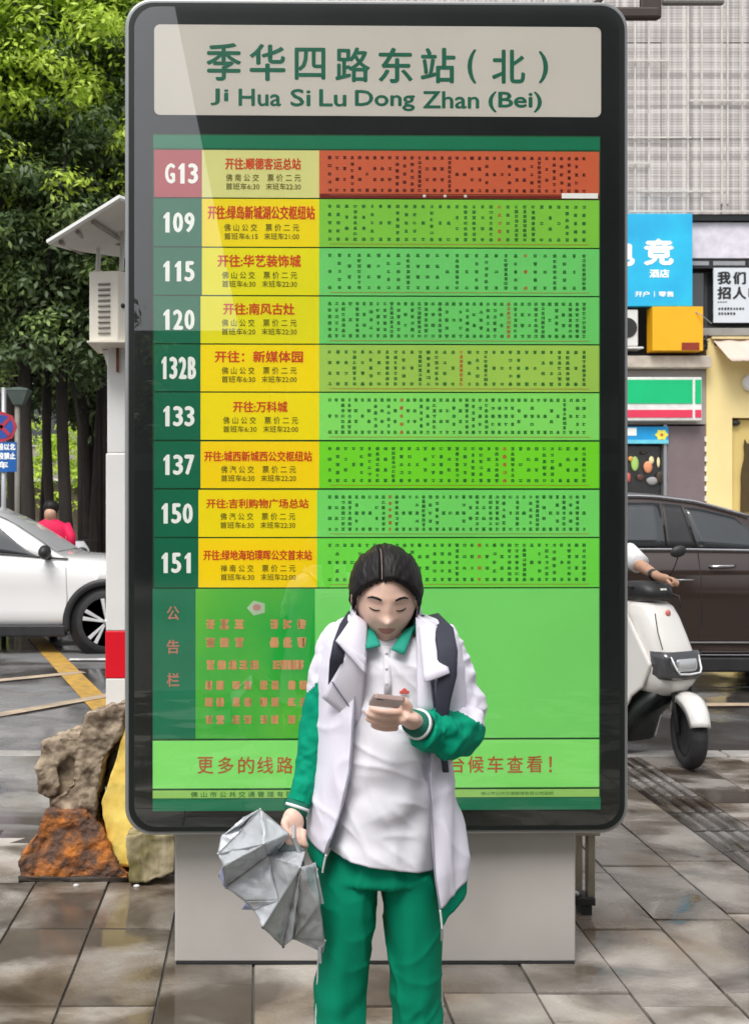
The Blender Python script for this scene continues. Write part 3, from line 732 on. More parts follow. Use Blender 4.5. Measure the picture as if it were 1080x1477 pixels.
for k in range(60):      # loose strands at the hairline
    s_ = rh.choice((-1, 1)); a = R(rh.uniform(14, 62)); z0_ = rh.uniform(.1, .62)
    d0 = Vector((-.2+s_*rh.uniform(.05,.5), -.75, rh.uniform(.55,.75))).normalized(); d1 = Vector((s_*.93, -.42, rh.uniform(-.05,.3))).normalized(); d2 = Vector((s_*.97, rh.uniform(-.3,-.1), rh.uniform(-.65,-.3))).normalized()
    pts_ = [HM @ head_point(d0.lerp(d1, t_/4).normalized(), .008+rh.uniform(0,.004)) for t_ in range(4)] + [HM @ head_point(d1, .009), HM @ head_point(d1.lerp(d2,.5).normalized(), .011), HM @ head_point(d2, .010+rh.uniform(0,.006))]
    MB().tube(pts_, [.0007]*6+[.0003], 4).build('hair_strand', M_hair, hair, smooth=True)
pb = MB(); a0 = HM @ Vector((0,.105,.0)); pb.tube([a0, a0+Vector((0,.035,-.02)), a0+Vector((0,.045,-.09)), a0+Vector((0,.035,-.17))], [.018,.026,.024,.008], 12); pb.build('ponytail', M_hair, hair, smooth=True)

# ---- cloth
M_wcloth = mat('white tracksuit cloth', S(226,223,236,.97), .8, .03, 3, bump=.10, bscale=900, sheen=.1)
M_polo = mat('white polo cotton', S(233,232,240,.95), .8, .02, 3, bump=.12, bscale=700, sheen=.1)
M_gcloth = mat('green tracksuit cloth', S(0,150,116,.9), .8, .06, 3, bump=.10, bscale=900, spec=.15)
M_trous = mat('green trouser cloth', S(0,138,104,.9), .8, .06, 3, bump=.10, bscale=900, spec=.15)
M_navy = mat('dark navy webbing', S(52,54,70,.8), .7, .1, 10, bump=.3, bscale=400)
M_pipe = mat('white piping', (.74,.76,.76), .6)
M_gcollar = mat('green polo collar', S(20,158,134,.85), .75, .05, 5, bump=.1, bscale=700)

def folds(p, amp, sx, sz, seed=0, ridged=True):
    q = Vector((p.x*sx+seed, p.y*sx*.6, p.z*sz+seed*.37))
    n1 = noise.noise(q); n2 = noise.noise(q*2.1+Vector((9,2,4)))
    if ridged: n1 = 1-2.6*abs(n1); n1 = n1*.5
    return amp*(n1*.7 + n2*.3)
def crease(p, seed, sx, sy, rot=0.0, pw=5):     # thin pulled creases along one direction
    c_, s_ = math.cos(rot), math.sin(rot); u = p.x*c_+p.z*s_; v = -p.x*s_+p.z*c_
    q = Vector((u*sx+seed+.5*noise.noise(p*6), v*sy, p.y*sx*.5+seed*.7)); r_ = 1-abs(noise.noise(q))*1.25
    return max(0, r_)**pw
def wrinkle(o, fn):
    bm = bmesh.new(); bm.from_mesh(o.data); bm.normal_update(); mw = world_of(o.parent)
    dd = [(v, v.normal*fn(mw @ v.co)) for v in bm.verts]
    for v, d in dd: v.co += d
    bm.to_mesh(o.data); bm.free()

# polo shirt: closed body of cloth, hem dips to the right
def hemdz(py):
    k = max(0, (py-1150)/90); return lambda s_: -k*m_(15)*s_*.9
sh = [(918,528,592,.056),(926,508,612,.07),(940,492,628,.085),(965,488,632,.100),(1000,490,632,.106),(1050,490,630,.112),(1100,486,630,.117),(1150,480,629,.120),(1190,477,628,.122),(1231,473,626,.124)]
rings = []
for k in range(120):
    y = 918 + (1231-918)*k/119; x0, x1, d = interp(sh, y); rings.append(ring_at(y, x0, x1, d, n=170, e=.9, dz=hemdz(y)))
shirt = MB().loft(rings, caps=False).build('polo_shirt', M_polo, stu, smooth=True)
def shirt_fold(p):
    py = CY + (EYE-p.z)*FPX/YP; px = CX + p.x*FPX/(YP-.1)
    a = folds(p, .006, 8, 10, 3) + .0055*crease(p, 3, 5, 17, -.45) + .005*crease(p, 11, 16, 5, .35)
    t = (px-515)*.35+(py-1150)*.93      # diagonal drag lines over the belly
    a += .006*math.exp(-((py-1155)/60)**2-((px-565)/60)**2)*math.sin(t/11+1.5*noise.noise(p*14))
    a += .004*math.exp(-((px-600)/22)**2)*math.sin((px*1.0+py*.4)/9)*(1 if py > 1060 else .3)
    a += .0035*math.sin(px/14+py/90)*max(0,min(1,(py-1170)/60))
    return a
wrinkle(shirt, shirt_fold)
md = shirt.modifiers.new('s','SOLIDIFY'); md.thickness = .003; md.offset = -1
# hem seam
def front_surf(px, py, tab, off=0.0, Y=YP, e=.9):
    x0, x1, d = interp(tab, py)[:3]; cpx = (x0+x1)/2; a = (x1-x0)/2
    yy = Y-d
    for _ in range(4):
        x = (px-CX)*yy/FPX; c = (cpx-CX)*Y/FPX; s_ = max(-.97, min(.97, (x-c)/m_(a))); t = abs(s_)**(1/e); yy = Y - d*math.sqrt(max(0,1-t*t))**e
    return P(px, py, yy-off)
# the lining of the neck opening, collar flaps and placket
def sheet(name, rows_, m, par, thick=.004, smooth=True, sub=1, fold=None):
    b_ = MB(); n = len(rows_[0]); b_.loft(rows_, caps=False, closed=False)
    o = b_.build(name, m, par, smooth=smooth)
    if sub: md = o.modifiers.new('ss','SUBSURF'); md.levels = sub; md.render_levels = sub; bake(o)
    if fold: wrinkle(o, fold)
    md = o.modifiers.new('s','SOLIDIFY'); md.thickness = thick; md.offset = 0
    return o
def quadsheet(name, pts, m, par, n=6, thick=.004, fold=None, bulge=0.0):   # pts: four corners TL, TR, BR, BL
    a, b_, c, d = pts; rws = []
    for i in range(n+1):
        u = i/n; l_ = a.lerp(d, u); r_ = b_.lerp(c, u)
        rws.append([l_.lerp(r_, j/n)+Vector((0, -bulge*math.sin(math.pi*j/n)*math.sin(math.pi*(u*.8+.1)), 0)) for j in range(n+1)])
    return sheet(name, rws, m, par, thick, fold=fold, sub=0)
quadsheet('collar', [Q(524,905,2.48), Q(538,909,2.475), Q(549,933,2.43), Q(528,938,2.425)], M_gcollar, shirt, bulge=.004)
quadsheet('collar', [Q(598,904,2.48), Q(583,911,2.475), Q(564,938,2.43), Q(583,946,2.425)], M_gcollar, shirt, bulge=.004)
b = MB(); b.tube([Q(524,907,2.49), Q(520,905,2.55), Q(530,898,2.61), Q(556,896,2.635), Q(590,898,2.61), Q(601,904,2.55), Q(598,906,2.49)], [(.020,.004)]*7, 10, up=(0,0,1)); b.build('collar_band', M_gcollar, shirt, smooth=True)
pl_ = [front_surf(x, y, sh, .002) for x, y in ((557,936),(558,960),(559,1000))]
b = MB(); rws = []
for (x, y) in ((556,934),(557,950),(558,966),(559,984),(559,1002)): rws.append([front_surf(x-5.5, y, sh, .0035), front_surf(x+5.5, y, sh, .0035)])
sheet('placket', rws, M_polo, shirt, .002, sub=0)
for y in (944, 966, 988): MB().sphere(front_surf(557.5, y, sh, .0055), (.0035,.0018,.0035), nu=8, nv=5).build('button', mat('pearl button', (.6,.6,.6), .3), shirt, smooth=True)
cr = MB(); c = front_surf(583, 999, sh, .007)
for k in range(3):
    q = c + Vector(((k-1)*.006, -.001, -.002 if k != 1 else .001)); cr.sphere(q, (.006,.0012,.0045 if k != 1 else .007), nu=8, nv=5)
MB().add(cr.v, cr.f).build('chest_emblem', mat('red emblem thread', S(214,96,84,.9), .7), shirt)['kind'] = 'stuff'
# skin notch stays visible between the collar points

# ---- jacket body (open in front)
JT = [ # py, xl, xr, il, ir, depth
 (890,505,612,514,603,.070),(898,488,634,512,608,.090),(910,477,650,512,612,.102),(930,467,660,514,618,.110),(960,461,668,515,622,.120),(1000,459,670,515,625,.124),
 (1050,457,666,512,622,.124),(1098,455,645,508,613,.125),(1149,448,653,496,618,.128),(1178,446,661,486,619,.130),(1208,445,667,474,620,.132),(1238,446,672,468,621,.134),(1267,450,671,466,626,.134),(1320,458,660,466,634,.13)]
HEM = [(0,1284),(.10,1262),(.25,1246),(.5,1225),(.75,1208),(.9,1204),(1,1215)]
def jacket_grid(t0, t1, nt_, nuj=180, extra=0.0, hem_add=0.0, grow=0.0):
    rows_ = []
    for i in range(nt_+1):
        t = t0+(t1-t0)*i/nt_; row = []
        for j in range(nuj+1):
            u = j/nuj; hy = interp(HEM, u)[0]
            y = 890 + (hy-890)*min(t, 1.0) + max(0, t-1)*hem_add
            xl, xr, il, ir, d = interp(JT, y); d += grow
            c = (xl+xr)/2; a = (xr-xl)/2
            # opening positions are corrected for standing nearer the lens than the body's centre
            def ang(px):
                yy = YP-d*.9; x = (px-CX)*yy/FPX; s_ = (x-(c-CX)*YP/FPX)/(m_(a)+grow); return math.asin(max(-.96, min(.96, s_)))
            fr, fl_ = ang(ir), ang(il)
            f = fr + (2*math.pi+fl_-fr)*u
            s_, c_ = math.sin(f), math.cos(f); e = .9
            xx = (c-CX)*YP/FPX + (m_(a)+grow)*math.copysign(abs(s_)**e, s_)
            # hanging free in front: flare forward lower down near the opening
            op = math.exp(-(min(u, 1-u)/.06)**2)
            row.append(Vector((xx, YP - d*math.copysign(abs(c_)**e, c_) - .012*op*max(0,(y-1000)/250), EYE-(y-CY)*YP/FPX)))
        rows_.append(row)
    return rows_
def jfold(p):
    py = CY + (EYE-p.z)*FPX/YP; px = CX + p.x*FPX/(YP-.12)
    k = max(.15, min(1, (py-940)/200)) 
    a = folds(p, .009*k, 13, 1.6, 5) + .006*k*crease(p, 5, 17, 2.2, .08) + .0035*crease(p, 8, 12, 9, .9)
    a += .005*k*math.sin(px/6.0+py/60)*(1 if px > 610 else .3)
    return a
jk = sheet('jacket', jacket_grid(0, 1, 120), M_wcloth, stu, .0035, sub=0, fold=jfold)
jh = sheet('waist_rib', jacket_grid(1.0001, 2, 6, hem_add=26, grow=-.004), M_gcloth, jk, .004, sub=0, fold=jfold)
# zip edges and the white end tabs
def edge_line(side, t0, t1, hem_add=0):
    g1 = jacket_grid(t0, t1, 24, hem_add=hem_add); return [r_[0 if side == 'R' else -1] + Vector((0,-.003,0)) for r_ in g1]
for side in 'LR':
    pts = edge_line(side, .14, 1); pts = [p + Vector((0, jfold(p)*-1, 0)) for p in pts]
    MB().tube(pts, .0020, 6).build('zip', mat('grey zip', S(150,150,165), .5, metal=.2), jk)
    pts = edge_line(side, 1.0, 2, 26); pts = [p + Vector((0, jfold(p)*-1-.003, 0)) for p in pts]
    MB().tube(pts, .0026, 6).build('hem_piping', M_pipe, jk)
zp = edge_line('R', 1.9, 2, 26)[-1]; MB().box(zp.x-.003, zp.x+.003, zp.y-.006, zp.y-.002, zp.z-.03, zp.z+.004).build('zip_pull', M_steel, jk, bevel=.001)
# open lapels (the turned-down stand collar)
def lap(pts, n=8, **k): return quadsheet('lapel', pts, M_wcloth, jk, n=n, thick=.005, bulge=.012, fold=lambda p: folds(p, .004, 18, 14, 2), **k)
lap([Q(511,888,2.47), Q(528,900,2.47), Q(528,975,2.395), Q(484,926,2.40)])
FF = [Q(505,936,2.400), Q(528,950,2.40), Q(519,1052,2.46), Q(464,1008,2.435)]
quadsheet('front_facing', FF, M_wcloth, jk, n=10, thick=.004, bulge=.006, fold=lambda p: folds(p, .003, 20, 6, 4))
pts = []
for k in range(9):
    u = .66+.20*k/8; v_ = .02+.80*k/8; q = FF[0].lerp(FF[3], u).lerp(FF[1].lerp(FF[2], u), v_)
    q += Vector((0, -.006*math.sin(math.pi*v_)*math.sin(math.pi*(u*.8+.1))-.0045, 0)); pts.append(q)
MB().tube(pts, .0016, 6).build('pocket_piping', mat('grey piping', S(110,110,125), .6), jk)
lap([Q(602,889,2.47), Q(628,902,2.46), Q(648,973,2.385), Q(612,986,2.385)])
quadsheet('front_facing', [Q(600,892,2.46), Q(613,900,2.45), Q(626,1030,2.43), Q(603,1036,2.43)], M_wcloth, jk, n=8, thick=.004, bulge=.006)
b = MB(); b.tube([Q(511,890,2.48), Q(508,888,2.54), Q(522,880,2.615), Q(556,877,2.64), Q(592,880,2.615), Q(605,889,2.54), Q(603,891,2.48)], [(.026,.005)]*7, 10, up=(0,0,1)); b.build('stand_collar', M_wcloth, jk, smooth=True)

# ---- sleeves
def sleeve(name, path, bound, par, seed, amp=.006, ringf=55):
    # path: (px, py, Y, r_px)
    sp_ = smoothpath([(*Q(x, y, Y), m_(r_, Y)) for x, y, Y, r_ in path], 14)
    pts = [Vector(p[:3]) for p in sp_]; rs = [p[3] for p in sp_]
    b_ = MB(); b_.tube(pts, rs, 44); o = b_.build(name, [M_wcloth, M_gcloth], par, smooth=True)
    mw = world_of(par); n = len(pts)
    bm = bmesh.new(); bm.from_mesh(o.data); bm.normal_update()
    L_ = [0]
    for i in range(1, n): L_.append(L_[-1]+(pts[i]-pts[i-1]).length)
    for v in bm.verts:
        p = mw @ v.co; i = min(range(n), key=lambda q: (pts[q]-p).length_squared); s_ = L_[i]
        rad = (p-pts[i]).normalized()
        a = amp*.55*crease(p, seed, 9, 20, .5) + amp*(noise.noise(Vector((s_*ringf*.55, rad.x*1.6+seed, rad.z*1.6+rad.y)))*.9 + noise.noise(Vector((s_*ringf*1.3, rad.x*3, rad.z*3+seed)))*.45)
        v.co += v.normal*a
    for f in bm.faces:
        p = mw @ f.calc_center_median(); py = CY + (EYE-p.z)*FPX/p.y; px = CX + p.x*FPX/p.y
        f.material_index = 1 if bound(px, py) else 0
    bm.to_mesh(o.data); bm.free()
    md = o.modifiers.new('ss','SUBSURF'); md.levels = 1; md.render_levels = 1
    return o
slL = sleeve('sleeve', [(500,905,2.55,14),(488,922,2.55,24),(475,955,2.55,24),(463,1000,2.55,22),(453,1055,2.54,20.5),(446,1100,2.53,19),(439,1135,2.51,18),(431,1160,2.495,18)],
             lambda x, y: y > 1003-(x-440)*.95, jk, 3.1)
slR = sleeve('sleeve', [(618,903,2.55,13),(635,922,2.55,24),(650,955,2.55,25),(663,1000,2.54,28),(668,1035,2.53,31),(662,1056,2.49,35),(640,1060,2.44,33),(620,1056,2.41,29),(608,1050,2.385,24)],
             lambda x, y: y > 1024+max(0,(x-655))*.55, jk, 7.7, .012, 48)
def cuff(path, rpx, par):
    pts = [Q(*p) for p in path]; rs = [m_(r_, path[0][2]) for r_ in rpx]
    MB().tube(pts, rs, 26).build('cuff', mat('green rib knit', S(16,112,92,.85), .8, .1, 30, bump=.4, bscale=300), par, smooth=True)
    d = (pts[1]-pts[0]); c0 = pts[0].lerp(pts[-1], .45)
    MB().tube([c0-d.normalized()*.0035, c0+d.normalized()*.0035], [rs[0]*1.03, rs[0]*1.03], 26).build('cuff_stripe', M_pipe, par, smooth=True)
cuff([(431,1158,2.497),(428,1168,2.492),(426,1177,2.488)], [17.5,17,16.5], jk)
cuff([(609,1050,2.387),(601,1046,2.37),(594,1042,2.358)], [22,19.5,18], jk)

# ---- straps and the backpack
tabJ = [(r_[0], r_[1], r_[2], r_[5]) for r_ in JT]
bag = empty('backpack', Q(556,1200,2.70), 0, 'dark navy backpack worn by the student, its straps over both shoulders', 'backpack')
b = MB(); b.loft([ring_at(y, x0, x1, d, Y=2.77, n=28, e=.6) for y, x0, x1, d in ((1190,500,616,.055),(1180,494,622,.075),(1080,494,622,.085),(980,498,618,.08),(930,510,606,.06),(918,525,590,.035))])
b.build('bag_body', M_navy, bag, smooth=True)
b = MB(); b.tube([Q(522,905,2.70), Q(508,890,2.58), Q(499,905,2.45), Q(490,930,2.415), Q(485,955,2.405), Q(483,985,2.47), Q(480,1060,2.50), Q(475,1120,2.60), Q(480,1150,2.70)], [(.003,.016)]*9, 12, up=(0,-1,.3)); b.build('shoulder_strap', M_navy, bag, smooth=True)
b = MB(); b.tube([Q(594,905,2.70), Q(622,893,2.58), Q(639,908,2.45), Q(645,940,2.40), Q(645,975,2.392), Q(639,1010,2.39), Q(636,1060,2.40), Q(641,1100,2.43), Q(643,1118,2.47), Q(625,1150,2.70)], [(.003,.020),(.003,.022),(.004,.024),(.004,.024),(.004,.022),(.003,.018),(.003,.012),(.002,.008),(.002,.008),(.002,.008)], 12, up=(0,-1,.3)); b.build('shoulder_strap', M_navy, bag, smooth=True)

# ---- trousers
b = MB()
b.loft([ring_at(y, x0, x1, d, n=48, e=.9) for y, x0, x1, d in ((1195,488,612,.080),(1225,480,616,.092),(1262,466,626,.106))])
for side, tab in ((0, [(1240,478,545),(1262,464,541),(1290,460,539),(1312,461,536),(1340,462,535),(1374,461,529),(1415,459,525),(1450,457,523),(1477,456,521),(1560,455,520),(1628,456,520)]),
                  (1, [(1240,546,616),(1262,551,626),(1290,554,628),(1312,557,630),(1340,560,632),(1374,563,634),(1415,565,635),(1450,565,636),(1477,566,638),(1560,567,640),(1628,567,641)])):
    rings = []
    for k in range(60):
        y = 1240+(1628-1240)*k/59; x0, x1 = interp(tab, y); dep = .094 if y < 1300 else .094-.020*min(1,(y-1300)/160)
        rings.append(ring_at(y, x0, x1, dep, n=40, e=.95, Y=YP+(.0 if side else .01)))
    b.loft(rings)
tr = b.build('trousers', M_trous, stu); remesh(tr, .005, 6, .5)
def tfold(p):
    py = CY + (EYE-p.z)*FPX/YP; px = CX + p.x*FPX/(YP-.09); lc = 497 if px < 545 else 598
    a = folds(p, .010, 10, 2.6, 6) + .008*crease(p, 2, 12, 3.0, .12) + .0035*crease(p, 7, 7, 13, .5)
    a += .007*math.exp(-((px-lc+6)/10)**2)*min(1,max(0,(py-1290)/60))     # a soft front crease
    a += .006*max(0, min(1,(py-1400)/80))*math.sin((py+ (px-lc)*.7)/13+2.2*noise.noise(p*9))
    return a
wrinkle(tr, tfold)
tr.data.polygons.foreach_set('use_smooth', [True]*len(tr.data.polygons))
for side, xs in ((-1, ((460,1300),(460,1360),(458,1415),(455.5,1477),(454,1560),(455,1625))), (1, ((629,1300),(633,1360),(636,1415),(638.5,1477),(641,1560),(642,1625)))):
    MB().tube([Q(x, y, YP) for x, y in xs], [(.0025,.006)]*6, 8, up=(1,0,0)).build('side_piping', M_pipe, tr, smooth=True)
for cx_ in (487, 604):
    b = MB(); c = Q(cx_, 1655)
    b.loft([[c+Vector((x*.042*w_, y_, z_)) for x, z_ in ((-1,.0),(-1.05,.03),(-.8,.03+h_*.6),(0,.03+h_),(.8,.03+h_*.6),(1.05,.03),(1,.0))] for y_, w_, h_ in ((.09,.75,.05),(.05,1,.06),(-.03,1.05,.055),(-.09,1.12,.03),(-.14,1.0,.018),(-.165,.6,.008))])
    o = b.build('shoe', mat('white trainers', (.7,.7,.7), .5), stu, smooth=True); bv = o.modifiers.new('ss','SUBSURF'); bv.levels = 1; bv.render_levels = 1
    o.data.transform(Matrix.Translation((0,0,.0)))

# ---- phone
ph = MB()
c = Q(553.5,1018,2.272); X_ = Vector((1,-.06,-.10)).normalized(); N_ = Vector((0,-.30,-1)).normalized(); N_ = (N_ - X_*N_.dot(X_)).normalized(); Yv = N_.cross(X_)
Mx = Matrix((X_, Yv, N_)).transposed()
phone = empty('smartphone', c, 0, 'pale smartphone held level in the raised left hand of the student', 'phone')
ph = MB(); w2, l2, t2 = .0325, .145, .0095
pp = rr(-w2, w2, 0, l2, .008, 4)
ph.loft([[c + Mx @ Vector((x, z-.01, -t2/2)) for x, z in pp], [c + Mx @ Vector((x, z-.01, t2/2)) for x, z in pp]])
ph.build('phone_case', mat('dusty rose phone case', S(176,150,142,.9), .35, .05, 10), phone, bevel=.0015)
ps = MB(); pp = rr(-w2+.003, w2-.003, -.007, l2-.013, .006, 4); ps.loft([[c + Mx @ Vector((x, z, -t2/2-.0006)) for x, z in pp], [c + Mx @ Vector((x, z, -t2/2)) for x, z in pp]])
ps.build('screen', M_window, phone)
cl_ = MB(); cl_.sphere(c + Mx @ Vector((-.018, .115, t2/2)), (.009,.009,.002), Mx, 12, 6); cl_.build('camera_lens', M_window, phone, smooth=True)

# ---- umbrella
umb = empty('umbrella', Q(425,1215,2.46), 0, 'half folded silver umbrella with drooping pleats hanging from the right hand of the student', 'umbrella')
def U(zx, zy, d): return P(290+zx/5.4, 1150+zy/5.4, 2.42+d)     # d: metres away from the lens side
V_ = dict(A=U(460,105,.02), A2=U(330,165,.07), B=U(155,325,.05), C=U(132,452,.03), D=U(490,375,-.06), Q=U(690,300,.0), E=U(172,548,-.035), F=U(195,715,.03), G=U(345,825,.02),
  I=U(525,465,.015), R=U(600,815,-.01), G2=U(410,890,.03), H=U(480,1025,-.02), K=U(775,555,-.085), J=U(640,1175,.055), J2=U(705,1120,-.005), L=U(725,1118,.03), N=U(925,855,-.05),
  O=U(885,525,.0), M=U(965,1130,.015), S=U(952,1225,.04), T=U(810,430,.01), W=U(600,430,.03), Z=U(690,300,.02), X=U(720,510,.05), BB=U(135,620,.07), BC=U(180,690,.06), GB=U(315,885,.05), CS=U(300,285,.045))
M_silver = mat('silver umbrella cloth', S(192,196,200,.95), .36, .06, 8, metal=.25, bump=.12, bscale=120)
def pleat(keys, name='canopy_panel', m=M_silver, th=.0015, sub=4, amp=.0055):
    pts = [V_[k] if isinstance(k, str) else k for k in keys]
    b_ = MB(); b_.add(pts, [tuple(range(len(pts)))]); o = b_.build(name, m, umb, smooth=True)
    bm = bmesh.new(); bm.from_mesh(o.data); bmesh.ops.triangulate(bm, faces=bm.faces)
    for _ in range(sub): bmesh.ops.subdivide_edges(bm, edges=bm.edges[:], cuts=1, use_grid_fill=True); 
    bm.normal_update(); mw = world_of(umb)
    for v in bm.verts:
        if not v.is_boundary:
            p = mw @ v.co; v.co += v.normal*(amp*noise.noise(p*22)+amp*.5*noise.noise(p*60) + amp*.8*(crease(p, 2, 25, 9, 1.0)-.3))
    bm.to_mesh(o.data); bm.free(); o.data.polygons.foreach_set('use_smooth', [True]*len(o.data.polygons))
    md = o.modifiers.new('s','SOLIDIFY'); md.thickness = th; md.offset = 1
    return o
for f in (('A','CS','C','D'), ('A','D','Q'), ('A','A2','CS'), ('CS','A2','B','C'), ('D','C','E'), ('D','E','F','I'), ('Q','D','I','W'), ('I','F','G','R'), ('I','R','K'), ('W','I','K','T'),
          ('K','R','G2','H'), ('R','G','G2'), ('K','H','J'), ('K','J','J2'), ('K','J2','L'), ('K','L','N','O'), ('L','M','N'), ('L','S','M')):
    pleat(f)
for f in (('Z','W','T'), ('W','X','T')): pleat(f, 'inner_panel', mat('umbrella lining', S(112,124,122,.8), .5, .1, 10))
M_blue = mat('lilac umbrella edge', S(176,182,216,.95), .45, .05, 10)
for f in (('E','BB','BC','F'), ('G','GB','G2')): pleat(f, 'folded_edge', M_blue)
# far side panels close the fan behind
Bk = dict(a=U(460,130,.10), b=U(190,420,.12), c=U(330,700,.14), d=U(500,930,.13), e=U(700,1080,.12), f=U(930,1080,.10), g=U(800,500,.09), h=U(600,330,.07))
for f in (('a','b','h'), ('b','c','h'), ('c','d','h'), ('d','e','g'), ('h','d','g'), ('e','f','g')): pleat([Bk[k] for k in f], 'far_panel')
for f in ((V_['A'],Bk['a'],Bk['b'],V_['B']), (V_['F'],V_['G'],Bk['c']), (V_['H'],V_['J'],Bk['e'],Bk['d']), (V_['G2'],V_['H'],Bk['d'],Bk['c'])): pleat(list(f), 'far_panel')
for k in ('AQ','CD','FI','HK','JK','LN'): MB().tube([V_[k[0]].lerp(V_[k[1]], u)+Vector((0,-.0015,0)) for u in (0,.5,1)], .0016, 6).build('rib', M_steel, umb)
for k in 'ACFHJM': MB().sphere(V_[k], .0035, nu=8, nv=6).build('rib_tip', M_dark if k in 'HJ' else M_steel, umb, smooth=True)
MB().tube([Q(424,1180,2.47), U(720,330,.01), U(800,520,.01)], .006, 8).build('shaft', M_steel, umb)
MB().tube([U(925,1180,.03), U(930,1300,.035)], [(.006,.004),(.004,.003)], 8).build('end_cap', M_silver, umb)
MB().tube([U(880,520,.0), U(905,640,-.012), U(945,840,-.01)], [(.001,.004)]*3, 6).build('closing_strap', M_silver, umb)
# ================================================================== cars
def profile(tab, x):
    return interp(tab, x)
def make_car(name, label, cat, loc, paint, dims, hidden_wheels=(), mirror=True, chrome=False, group=None):
    """car facing +x, near side towards the viewer at y = 0, width runs to +y; origin on the road under the front axle"""
    root = empty(name, loc, 0, label, cat, group)
    Wd = dims['w']; wb = dims['wb']; r = dims['r']
    hood = dims['belt']      # (x, z) height of the lower body's top edge at the side
    xs = np.linspace(-wb-dims['rear'], dims['front'], 46)
    rings = []
    for x in xs:
        zt, = profile(hood, x)
        zb = .30 + max(0, (x-dims['front']+.5))*.12 + max(0, (-wb-dims['rear']+.5-x))*.2
        # plan shape: nose and tail rounded in
        e = max(0, (x-(dims['front']-.75))/.75); t = max(0, ((-wb-dims['rear']+.6)-x)/.6)
        inn = .26*e**2.4 + .14*t**2.4
        crown = profile(dims['crown'], x)[0]
        side = [(inn+.05, zb), (inn+.0, zb+.12), (inn-.005, .52), (inn+.012, .66), (inn-.004, .80), (inn+.0, .5*(zt+.84)), (inn+.045, zt-.02), (inn+.10, zt+.004), (inn+.28, zt+crown*.6), (Wd*.5, zt+crown)]
        side = [(y, min(z, zt+crown)) for y, z in side]
        ring = [Vector((x, y, z)) for y, z in side] + [Vector((x, Wd-y, z)) for y, z in side[-2::-1]]
        rings.append(ring)
    b = MB(); b.loft(rings); body = b.build('body', paint, root, world=False, smooth=True)
    # wheel wells
    for xw in (0, -wb):
        c = MB(); c.lathe([(0, -.2), (r+.075, -.2), (r+.075, .34), (0, .34)], (xw, 0, r), 'y', 40); co = c.build('cut', paint, None)
        co.location = loc; md = body.modifiers.new('b', 'BOOLEAN'); md.object = co; md.operation = 'DIFFERENCE'; md.solver = 'EXACT'
        bpy.context.view_layer.update(); bake(body); bpy.data.objects.remove(co)
        c = MB(); c.lathe([(r+.07, .02), (r+.07, .33), (0.01, .33)], (xw, 0, r), 'y', 40); c.build('wheel_well', M_dark, root, world=False, smooth=True)
        # black cladding arch
        c = MB(); rings = []
        for k in range(27):
            a = R(-14 + 208*k/26); cs, sn = math.cos(a), math.sin(a)
            rings.append([Vector((xw+cs*q, y, r+sn*q)) for q, y in ((r+.052, .03), (r+.055, -.016), (r+.10, -.020), (r+.135, -.008), (r+.135, .04))])
        c.loft(rings); c.build('arch_cladding', M_dark, root, world=False, smooth=True)
        for yy in (0.015, Wd-.235):
            wh = MB(); wh.lathe([(r*.74, 0), (r*.76, -.0), (r*.93, .0), (r, .03), (r, .19), (r*.93, .22), (r*.76, .22), (r*.74, .20)], (xw, yy, r), 'y', 40)
            tyre = wh.build('wheel', M_rubber, root, world=False, smooth=True)
            if yy > 1: continue
            rm = MB(); rm.lathe([(r*.76, .0), (r*.76, .012), (r*.71, .014), (r*.71, .12), (.01, .12)], (xw, yy, r), 'y', 40); rm.build('rim', mat('dark alloy', (.05,.05,.055), .4, metal=.6), tyre, world=False, smooth=True)
            for s5 in range(10):
                a = 2*math.pi*(s5//2)/5+.3+(-.17 if s5 % 2 else .17); a0 = 2*math.pi*(s5//2)/5+.3+(-.12 if s5 % 2 else .12)
                sp_ = MB(); pg = [(xw+r*q*math.cos(t), r+r*q*math.sin(t)) for q, t in ((.08, a0-.35), (.745, a-.085), (.745, a+.085), (.08, a0+.35))]
                sp_.prism(pg, yy-.004, yy+.03); sp_.build('spoke', mat('silver alloy', (.7,.71,.73), .35, metal=.4), tyre, world=False, bevel=.004)
            MB().lathe([(.001,-.012),(.035,-.010),(.04,.02),(.001,.03)], (xw, yy, r), 'y', 16).build('hub_cap', M_steel, tyre, world=False, smooth=True)
    # greenhouse
    gt = dims['green']     # (x, zroof)
    gx = [q[0] for q in gt]; x_a, x_b = gx[0], gx[-1]; n = 40; rings = []
    for k in range(n+1):
        x = x_a + (x_b-x_a)*k/n; zr, = profile(gt, x); zb, = profile(hood, x); zb -= .03; h = max(.004, zr-zb); tum = .30*h
        rings.append([Vector((x, y, z)) for y, z in ((.055, zb), (.055+tum*.55, zb+h*.55), (.06+tum, zb+h*.88), (.13+tum, zb+h*.975), (Wd*.5, zb+h*1.02), (Wd-.13-tum, zb+h*.975), (Wd-.06-tum, zb+h*.88), (Wd-.055-tum*.55, zb+h*.55), (Wd-.055, zb))])
    b = MB(); b.loft(rings); gh = b.build('cabin', paint, root, world=False, smooth=True)
    def gside(x, f, off):       # point on the near side of the cabin; f 0 belt .. 1 roof edge
        zr, = profile(gt, x); zb, = profile(hood, x); zb -= .03; h = max(.004, zr-zb); tum = .30*h
        if f < .55: y = .055+tum*.55*(f/.55)
        else: y = .055+tum*.55 + (.005+tum*.45)*((f-.55)/.33)
        return Vector((x, y-off, zb+h*f))
